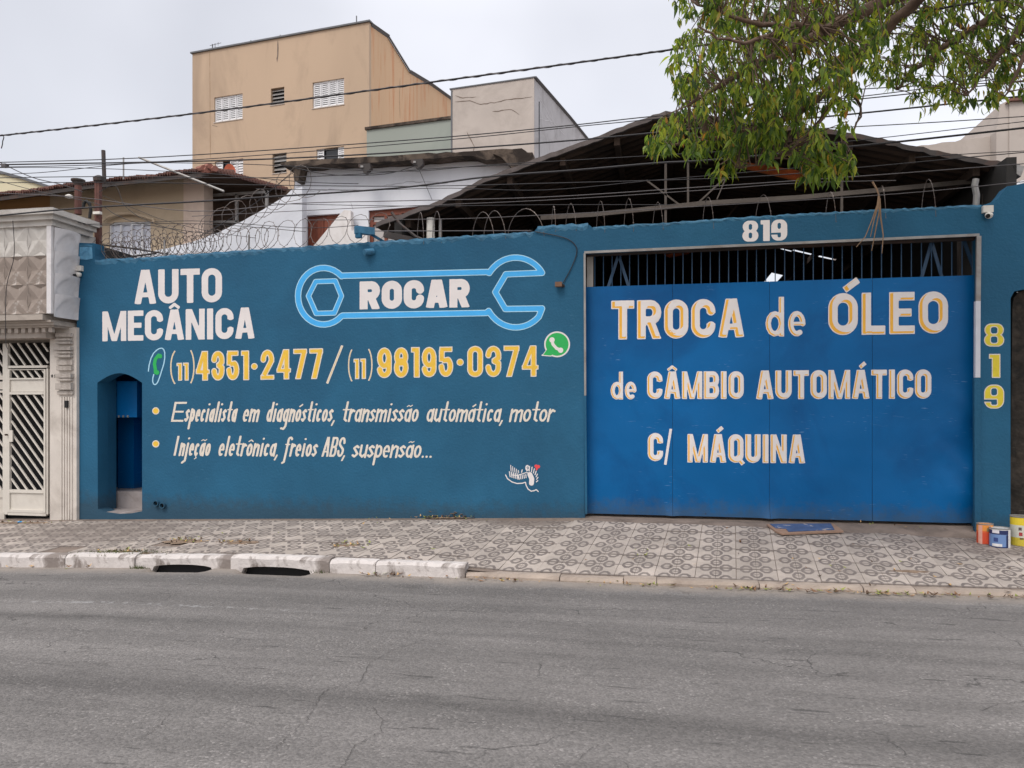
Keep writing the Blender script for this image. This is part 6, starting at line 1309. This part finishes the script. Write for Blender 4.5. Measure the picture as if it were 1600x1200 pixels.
# hanging dry twigs over the beam
dt = thing('dry_twigs', 'bunch of dry bare twigs hanging over the beam right of the number', 'twigs', at(1372, 300, 8.95))
for L in ([(1363, 284), (1370, 296), (1373, 305), (1371, 320), (1362, 345), (1352, 370), (1338, 386)], [(1373, 305), (1374, 330), (1368, 360), (1362, 392)], [(1374, 310), (1376, 340), (1380, 368), (1378, 396)], [(1373, 318), (1366, 342), (1360, 370)]):
    g = G(); P3 = [Vector(at(x, y, 8.98)) for x, y in L]; n = len(P3); g.tube(P3, [.011-.007*k/(n-1) for k in range(n)], 5); obj('twig', g.vf, M['dry_stick'], dt)
# ------------------------------------------------------------------ things on the pavement
def onpav(p, y):
    """pavement point seen at a pixel"""
    d = ray(p, y); t = 5.
    while t < 14 and EYE+d[2]*t > sw(d[0]*t, d[1]*t): t += .004
    return d[0]*t, d[1]*t, sw(d[0]*t, d[1]*t)
def wrapmat(name, bands, accent=None):
    """printed can: colour bands by height"""
    m, N, L, B = newmat(name); B.inputs['Roughness'].default_value = .4
    T = N.new('ShaderNodeTexCoord'); sp = N.new('ShaderNodeSeparateXYZ'); L.new(T.outputs['Object'], sp.inputs[0]); nz = N.new('ShaderNodeTexNoise'); nz.inputs['Scale'].default_value = 22; L.new(T.outputs['Object'], nz.inputs['Vector'])
    r = N.new('ShaderNodeValToRGB'); r.color_ramp.interpolation = 'CONSTANT' if not accent else 'LINEAR'; L.new(sp.outputs['Z'], r.inputs[0])
    els = r.color_ramp.elements
    while len(els) < len(bands): els.new(.5)
    for e_, (p, c) in zip(els, bands): e_.position = p; e_.color = (*lin(c), 1)
    L.new(r.outputs[0], B.inputs['Base Color']); return m
def can(name, label, p, y, rad, H, m, prints=()):
    q = onpav(p, y); q = (q[0], q[1], q[2]-.004); t = thing(name, label, 'paint can', q, 'used paint cans by the pillar')
    g = G(); g.lathe(q, [(rad*.97, 0), (rad, .006), (rad, H-.012), (rad*.985, H-.008)], 28); obj('body', g.vf, m, t, smooth=False)
    g = G(); g.lathe(q, [(rad*.99, H-.012), (rad*1.035, H-.008), (rad*1.035, H), (rad*.93, H), (rad*.91, H-.02), (.01, H-.022)], 28); obj('rim', g.vf, M['galv'], t)
    for a0_, a1_, z0, z1, mm in prints:
        v = []; n = 8
        for k in range(n+1):
            a = math.radians(a0_+(a1_-a0_)*k/n)
            for z in (z0, z1): v.append((q[0]+(rad+.0015)*math.cos(a), q[1]+(rad+.0015)*math.sin(a), q[2]+z))
        obj('printed_label', (v, [(2*k, 2*k+2, 2*k+3, 2*k+1) for k in range(n)]), mm, t)
    g = G(); v = [(q[0]+math.cos(t_)*rad*1.02, q[1]-rad*.3, q[2]+H*.97-math.sin(t_)*H*.45) for t_ in [math.pi*k/14 for k in range(15)]]; 
    return t
P_ = lambda n, c: mat(n, lin(c), .45, .1, 20, 0)
can('paint_can', 'orange and red paint can against the foot of the blue pillar', 1539, 848, .076, .205, wrapmat('orange_print', [(0, (214, 78, 44)), (.11, (224, 96, 50)), (.13, (230, 148, 66)), (.2, (222, 160, 84))]),
    [(200, 232, .0, .19, P_('pale_print', (226, 168, 150))), (285, 325, .125, .175, P_('dark_print', (62, 46, 40))), (262, 280, .13, .165, P_('olive_print', (150, 138, 96)))])
can('paint_can', 'blue and white label paint can in the middle of the three', 1562, 853.5, .092, .195, wrapmat('blue_print', [(0, (40, 62, 116)), (.01, (112, 142, 190)), (.13, (36, 46, 92)), (.175, (210, 208, 206))]),
    [(300, 340, .0, .18, P_('white_print', (222, 220, 218))), (205, 246, .145, .175, P_('white_print2', (226, 222, 226))), (205, 262, .012, .04, P_('white_print3', (228, 226, 224))), (286, 299, .01, .13, P_('navy_print', (26, 38, 82))), (215, 240, .06, .1, P_('dark_blue_print', (52, 72, 128)))])
can('paint_can', 'tall yellow and cream paint can, rightmost by the mossy wall', 1595, 851, .095, .30, wrapmat('yellow_print', [(0, (206, 186, 62)), (.085, (204, 204, 190)), (.21, (226, 200, 50)), (.285, (120, 110, 80))]),
    [(236, 252, .16, .19, P_('grey_print', (90, 80, 76))), (238, 256, .105, .14, P_('red_print', (170, 58, 60))), (242, 262, .07, .083, P_('black_print', (70, 60, 50)))])
fb = thing('flattened_box', 'flattened blue painted cardboard lying on the tiles before the gate', 'cardboard', onpav(1262, 830))
def flat(name, L, m, h0, h1, parent):
    q = [onpav(*p) for p in L]; n = len(q); v = [(a, b, c+h0) for a, b, c in q]+[(a, b, c+h1) for a, b, c in q]
    obj(name, (v, [tuple(range(n))[::-1], tuple(range(n, 2*n))]+[(i, (i+1) % n, n+(i+1) % n, n+i) for i in range(n)]), m, parent)
card = mat('brown_cardboard', lin((150, 122, 104)), .9, .1, 9, .2, 30); cblue = mat('blue_painted_cardboard', lin((66, 88, 128)), .8, .2, 9, .2, 30, dirt=lin((176, 168, 160)), dscale=9, damt=.8, dlo=.6, dhi=.64)
flat('board', [(1198, 823), (1302, 822), (1318, 834), (1222, 838), (1212, 834)][::-1], card, .012, .03, fb); flat('painted_face', [(1203, 823.6), (1298, 822.8), (1304, 832.5), (1232, 835.6), (1228, 831), (1212, 830)][::-1], cblue, .031, .036, fb)
soil = mat('trodden_soil', lin((136, 116, 98)), .95, .3, 14, .7, 40, dirt=lin((92, 76, 62)), dscale=8, damt=.7)
sg_ = G(); rs_ = random.Random(77)
for p, y, rx_, ry_ in ((285, 846, .30, .13), (372, 848, .22, .10), (192, 864, .34, .07), (540, 853, .16, .07), (700, 809, .3, .04), (30, 817, .5, .06), (1420, 893, .2, .05)):
    q = onpav(p, y); n = 22; c0 = len(sg_.v); sg_.v.append((q[0], q[1], sw(q[0], q[1])+.010))
    for k in range(n):
        a = 2*math.pi*k/n; e_ = rs_.uniform(.65, 1.15); x, yy_ = q[0]+rx_*e_*math.cos(a), min(YW-.005, q[1]+ry_*e_*math.sin(a)); sg_.v.append((x, yy_, sw(x, yy_)+rs_.uniform(-.002, .003)))
    sg_.f += [(c0, c0+1+k, c0+1+(k+1) % n) for k in range(n)]
tag(obj('soil', sg_.vf, soil, smooth=True), kind='stuff')
# leaf litter: curled fallen leaves, all of it joined
def litter(name, spots, label, cols, seed, size=.05):
    r = random.Random(seed); G_ = [G() for _ in cols]
    for cx, cy, sx, sy, n in spots:
        for _ in range(n):
            x, y = r.gauss(cx, sx), r.gauss(cy, sy); z = sw(x, y) if y > YK+.02 else gz(x)+.004
            if y > YW-.03: y = YW-.03
            a = r.uniform(0, 6.28); s = size*r.uniform(.5, 1.3); w = s*r.uniform(.25, .42); c_, s_ = math.cos(a), math.sin(a); cu = r.uniform(.1, .5)*s; h0 = r.uniform(.001, .018)
            L = [(-s/2, 0, cu), (0, -w/2, 0), (s/2, 0, cu*r.uniform(0, 1)), (0, w/2, cu*.3)]
            r.choice(G_).add([(x+a_*c_-b_*s_, y+a_*s_+b_*c_, z+h0+q_) for a_, b_, q_ in L], [(0, 1, 3), (1, 2, 3)])
    o = pack(name, G_, cols, None); o['kind'] = 'stuff'; return o
LM = [mat('dead_leaf_tan', lin((186, 152, 104)), .9, .2, 9, 0), mat('dead_leaf_brown', lin((128, 94, 66)), .9, .2, 9, 0), mat('dead_leaf_green', lin((140, 146, 74)), .9, .2, 9, 0), mat('dead_leaf_dark', lin((84, 66, 52)), .9, .2, 9, 0)]
def gp(p, y): return onpav(p, y)[:2]
sp_ = []
for p, y, sx, sy, n in ((20, 817, .35, .05, 60), (285, 845, .16, .07, 60), (370, 848, .12, .06, 40), (540, 851, .12, .05, 40), (190, 862, .2, .05, 40), (700, 808, .2, .03, 50), (650, 811, .4, .05, 14), (890, 845, 2.2, .5, 36), (1370, 812, .9, .1, 20), (1330, 890, .9, .25, 26)):
    q = gp(p, y); sp_.append((q[0], q[1], sx, sy, n))
litter('leaf_litter', sp_, '', LM, 3, .055)
gsp = [(x, YK-.05, s, .035, n) for x, s, n in ((-1.4, .3, 26), (-.2, .25, 22), (.75, .25, 40), (1.8, .5, 75), (2.7, .5, 45), (-2.5, .2, 26), (-6.4, .4, 12))]
litter('gutter_leaves', gsp, '', LM, 9, .06)
q = gp(686, 820); g = G(); r = random.Random(2)
pv_ = [(q[0]+r.gauss(0, .02), q[1]+r.gauss(0, .012), sw(*q)+.004+abs(r.gauss(0, .006))) for _ in range(8)]; g.add(pv_, [(0, 1, 2), (2, 3, 4), (4, 5, 6), (1, 5, 7)]); tag(obj('paper_scrap', g.vf, M['cam_white'], None, origin=(q[0], q[1], sw(*q))), 'small crumpled white paper scrap on the tiles', 'paper')
q = gp(31, 817); g = G(); g.lathe((q[0], q[1], sw(*q)+.002), [(.02, 0), (.03, .01), (.022, .018)], 9); tag(obj('blue_wrapper', g.vf, M['sky_letter'], None, origin=(q[0], q[1], sw(*q))), 'tiny light blue wrapper in the leaves by the cream gate', 'litter')
q = gp(706, 807); g = G(); r = random.Random(8)
for k in range(16): a = (q[0]+r.gauss(0, .10), q[1]+r.uniform(-.05, .02), sw(*q)+.01+abs(r.gauss(0, .02))); g.tube([a, (a[0]+r.uniform(-.12, .12), a[1]+r.uniform(-.05, .03), a[2]+r.uniform(-.01, .03))], .007, 4)
tag(obj('debris_heap', g.vf, M['purlin'], None, origin=(q[0], q[1], sw(*q)), kind='stuff'), None)
# grass tuft where tiles are missing
g = G(); r = random.Random(11); q = gp(192, 863)
for k in range(520):
    x, y = q[0]+r.gauss(0, .22), q[1]+r.gauss(-.02, .055); z = sw(x, y)-.005; h = r.uniform(.012, .04); a = r.uniform(0, 6.28); g.add([(x-.004*math.cos(a), y-.004*math.sin(a), z), (x+.004*math.cos(a), y+.004*math.sin(a), z), (x+r.gauss(0, .012), y+r.gauss(0, .012), z+h)], [(0, 1, 2)])
for c0, n in ((drains[0][0]-.12, 60), (drains[1][1]+.12, 20)):
    for k in range(n): x, y = c0+r.gauss(0, .06), YK-.02+r.gauss(0, .015); z = gz(x); g.add([(x-.004, y, z), (x+.004, y, z), (x+r.gauss(0, .01), y-.01, z+r.uniform(.01, .045))], [(0, 1, 2)])
tag(obj('weeds', g.vf, mat('weed_green', (.085, .105, .035), .8, .3, 9, 0)), kind='stuff')
# ------------------------------------------------------------------ street tree reaching in from the right
def leafmat():
    m, N, L, B = newmat('glossy_leaf'); B.inputs['Roughness'].default_value = .42
    geo = N.new('ShaderNodeNewGeometry'); oi = N.new('ShaderNodeObjectInfo'); a = N.new('ShaderNodeMath'); L.new(geo.outputs['Random Per Island'], a.inputs[0]); L.new(oi.outputs['Random'], a.inputs[1]); fr = N.new('ShaderNodeMath'); fr.operation = 'FRACT'; L.new(a.outputs[0], fr.inputs[0])
    r = N.new('ShaderNodeValToRGB'); L.new(fr.outputs[0], r.inputs[0]); els = r.color_ramp.elements
    cs = [(0, (.035, .07, .02)), (.25, (.07, .125, .026)), (.5, (.15, .24, .042)), (.82, (.29, .36, .06)), (.965, (.36, .33, .06)), (1, (.42, .22, .06))]
    while len(els) < len(cs): els.new(.5)
    for e_, (p, c) in zip(els, cs): e_.position = p; e_.color = (*c, 1)
    L.new(r.outputs[0], B.inputs['Base Color']); tr = N.new('ShaderNodeBsdfTranslucent'); hs_ = N.new('ShaderNodeHueSaturation'); hs_.inputs['Value'].default_value = 1.9; hs_.inputs['Saturation'].default_value = 1.1; hs_.inputs['Hue'].default_value = .485; L.new(r.outputs[0], hs_.inputs['Color']); L.new(hs_.outputs[0], tr.inputs['Color'])
    mx = N.new('ShaderNodeMixShader'); mx.inputs[0].default_value = .58; L.new(B.outputs[0], mx.inputs[1]); L.new(tr.outputs[0], mx.inputs[2]); L.new(mx.outputs[0], N['Material Output'].inputs['Surface']); return m
LEAF = leafmat()
def leaf_shape(l=.105, w=.042, curl=.02):
    """pointed leaf, stalk at the origin, growing along +X, folded along the midrib"""
    v = []; n = 5; prof = [0, .62, 1, .78, .36, 0]
    for k in range(n+1):
        t = k/n; x = l*t+.0; z = -curl*t*t*4; hw = w/2*prof[k]
        if k in (0, n): v.append((x, 0, z))
        else: v += [(x, -hw, z+.006), (x, 0, z), (x, hw, z+.006)]
    f = [(0, 1, 2), (0, 2, 3)]
    for k in range(3): q = 1+3*k; f += [(q, q+3, q+4, q+1), (q+1, q+4, q+5, q+2)]
    f += [(10, 13, 11), (11, 13, 12)]; return np.array(v), f
leaf_me = []
for l, w, c in ((.095, .031, .010), (.108, .033, .018), (.080, .029, .006)):
    v, f = leaf_shape(l, w, c); me = bpy.data.meshes.new('leaf'); me.from_pydata(v.tolist(), [], f); me.materials.append(LEAF); me.update(); leaf_me.append((me, v, f))
BASE_T = (5.9, 6.95, gz(5.9)+.05)
tree = thing('street_tree', 'tree outside the frame whose leafy drooping boughs hang over the gate', 'tree', BASE_T)
R_ = random.Random(42)
def limb(P3, r0, r1, name='branch', n=7):
    P3 = [Vector(p) for p in P3]; out = []
    for i in range(len(P3)-1):
        p0, p1, p2, p3 = P3[max(i-1, 0)], P3[i], P3[i+1], P3[min(i+2, len(P3)-1)]
        for k in range(5): t = k/5; out.append(.5*((2*p1)+(p2-p0)*t+(2*p0-5*p1+4*p2-p3)*t*t+(3*p1-p0-3*p2+p3)*t**3)+Vector((R_.gauss(0, .008), R_.gauss(0, .008), R_.gauss(0, .008))))
    out.append(P3[-1]); g = G(); m = len(out); g.tube(out, [r0+(r1-r0)*k/(m-1) for k in range(m)], n); obj(name, g.vf, M['bark'], tree, smooth=True); return out
crown0 = Vector((5.4, 6.9, 4.2))
limb([BASE_T, (5.85, 6.95, 1.5), (5.7, 6.9, 3.0), tuple(crown0)], .17, .12, 'trunk', 12)
A = lambda x, y, Y: at(x, y, Y)
limbs = [limb([crown0, A(1620, -120, 6.8), A(1480, -40, 6.6), A(1340, 22, 6.4), A(1240, 75, 6.2), A(1150, 120, 6.1), A(1075, 165, 6.0)], .085, .012),
         limb([A(1480, -40, 6.6), A(1380, 50, 6.9), A(1320, 120, 6.9), A(1240, 180, 6.8), A(1160, 205, 6.7), A(1090, 222, 6.6), A(1030, 228, 6.5)], .05, .008),
         limb([A(1340, 22, 6.4), A(1290, 42, 6.0), A(1230, 42, 5.9), A(1160, 30, 5.8), A(1080, 0, 5.8)], .035, .008),
         limb([A(1240, 42, 5.9), A(1190, 60, 5.7), A(1150, 66, 5.6), A(1090, 40, 5.5)], .02, .006),
         limb([A(1380, 50, 6.9), A(1300, 110, 7.1), A(1230, 150, 7.1), A(1180, 160, 7.2), A(1120, 190, 7.2)], .03, .006),
         limb([A(1320, 120, 6.9), A(1290, 180, 6.8), A(1250, 220, 6.6), A(1210, 250, 6.5), A(1150, 262, 6.4)], .022, .005),
         limb([A(1320, 120, 6.9), A(1345, 170, 6.9), A(1335, 200, 6.8), A(1318, 225, 6.7)], .012, .005),
         limb([crown0, A(1650, -60, 7.4), A(1560, 20, 7.6), A(1480, 70, 7.6), A(1430, 110, 7.5), A(1400, 140, 7.4)], .06, .008),
         limb([A(1650, -60, 7.4), A(1590, 50, 7.2), A(1550, 100, 7.1), A(1510, 150, 7.0)], .04, .006),
         limb([crown0, A(1750, -60, 6.6), A(1640, 20, 6.7), A(1600, 90, 6.8), A(1570, 150, 6.9)], .05, .006),
         limb([A(1480, -40, 6.6), A(1420, -60, 5.8), A(1330, -50, 5.4), A(1220, -60, 5.2), A(1100, -40, 5.2)], .05, .008)]
allp = [p for L in limbs for p in L[3:]]
def inpoly(x, y, P):
    c = False; n = len(P)
    for i in range(n):
        (x0, y0), (x1, y1) = P[i], P[(i+1) % n]
        if (y0 > y) != (y1 > y) and x < (x1-x0)*(y-y0)/(y1-y0)+x0: c = not c
    return c
# parts of the crown: outline seen from the road, range of depth, number of sprigs
zones = [([(1050, -60), (1062, 60), (1048, 110), (1066, 150), (1110, 160), (1250, 150), (1360, 90), (1400, 20), (1400, -60)], (5.6, 7.4), 440),
         ([(1030, 175), (1100, 150), (1240, 130), (1330, 60), (1350, 110), (1330, 190), (1290, 215), (1160, 212), (1060, 210), (1010, 225)], (6.0, 7.2), 150),
         ([(1000, 222), (1040, 205), (1120, 205), (1240, 200), (1320, 205), (1330, 255), (1290, 268), (1230, 240), (1200, 250), (1130, 262), (1075, 250), (1050, 228)], (6.1, 6.8), 42),
         ([(1262, 235), (1330, 215), (1334, 260), (1300, 278), (1265, 275)], (6.3, 6.6), 20),
         ([(1400, -60), (1400, 20), (1350, 80), (1370, 130), (1440, 120), (1420, 160), (1480, 165), (1560, 150), (1600, 140), (1680, 160), (1700, -60)], (6.8, 8.0), 390),
         ([(1050, -60), (1700, -60), (1700, -330), (1150, -330)], (4.8, 7.8), 260)]
leaves = []       # (centre distance, matrix)
twigs = G()
for zi, (P_z, (d0, d1), cnt) in enumerate(zones):
    zs0, zs1 = ((.62, .95), (.72, 1.05), (.95, 1.25), (.9, 1.2), (.62, .95), (.8, 1.1))[zi]
    xs_ = [p[0] for p in P_z]; ys_ = [p[1] for p in P_z]; k = 0
    while k < cnt:
        x, y = R_.uniform(min(xs_), max(xs_)), R_.uniform(min(ys_), max(ys_))
        if not inpoly(x, y, P_z): continue
        k += 1; tip = Vector(at(x, y, R_.uniform(d0, d1))); near_ = min(allp, key=lambda p: (p-tip).length+R_.uniform(0, .12))
        if (near_-tip).length > .9: 
            near_ = near_.lerp(tip, 1-.55/(near_-tip).length)
        mid = near_.lerp(tip, .5)+Vector((R_.gauss(0, .03), R_.gauss(0, .03), .05)); stem = [near_, mid, tip, tip+Vector((R_.gauss(-.04, .04), R_.gauss(0, .04), -.06))]
        twigs.tube(stem, [.006, .0045, .003, .002], 4, caps=False)
        for s in range(R_.randint(9, 14)):
            t = R_.uniform(.35, 1.0)**.6*3; i = min(int(t), 2); p = stem[i].lerp(stem[i+1], min(1, t-i))
            az = R_.uniform(0, 2*math.pi); el = math.radians(R_.gauss(-54, 24)); d = Vector((math.cos(az)*math.cos(el), math.sin(az)*math.cos(el), math.sin(el)))
            side = d.cross(Vector((R_.gauss(0, .4), R_.gauss(0, .4), 1))).normalized(); up_ = side.cross(d); sc_ = R_.uniform(zs0, zs1)
            p = p+Vector((R_.gauss(0, .02), R_.gauss(0, .02), R_.gauss(0, .015)))
            leaves.append((p, d*sc_, side*sc_, up_*sc_, R_.randint(0, 2)))
obj('twigs', twigs.vf, M['bark'], tree, kind='stuff')
from mathutils import Matrix
def inview(p):
    den = -p[0]*RY+p[1]*RX; return 0 < 800+F*(p[0]*RX+p[1]*RY)/den < 1600 and HOR-F*(p[2]-EYE)/den > 4
order = sorted(range(len(leaves)), key=lambda i: (not inview(leaves[i][0]), leaves[i][0].length if leaves[i][0].z < 4.2 else leaves[i][0].length+1))
tb = Vector(BASE_T); single = set(order[:290])
for i in order[:290]:
    p, d, s, u, k = leaves[i]; o = bpy.data.objects.new('leaf', leaf_me[k][0]); C.objects.link(o); o.parent = tree
    m = Matrix(((d.x, s.x, u.x, p.x-tb.x), (d.y, s.y, u.y, p.y-tb.y), (d.z, s.z, u.z, p.z-tb.z), (0, 0, 0, 1))); o.matrix_local = m
V3 = []; F3 = []; nb_ = 0
for i, (p, d, s, u, k) in enumerate(leaves):
    if i in single: continue
    v = leaf_me[k][1]; w_ = v[:, :1]*np.array(d)+v[:, 1:2]*np.array(s)+v[:, 2:3]*np.array(u)+np.array(p); V3.append(w_); F3 += [tuple(a+nb_ for a in q) for q in leaf_me[k][2]]; nb_ += len(v)
obj('foliage', (np.vstack(V3), F3), LEAF, tree, kind='stuff')
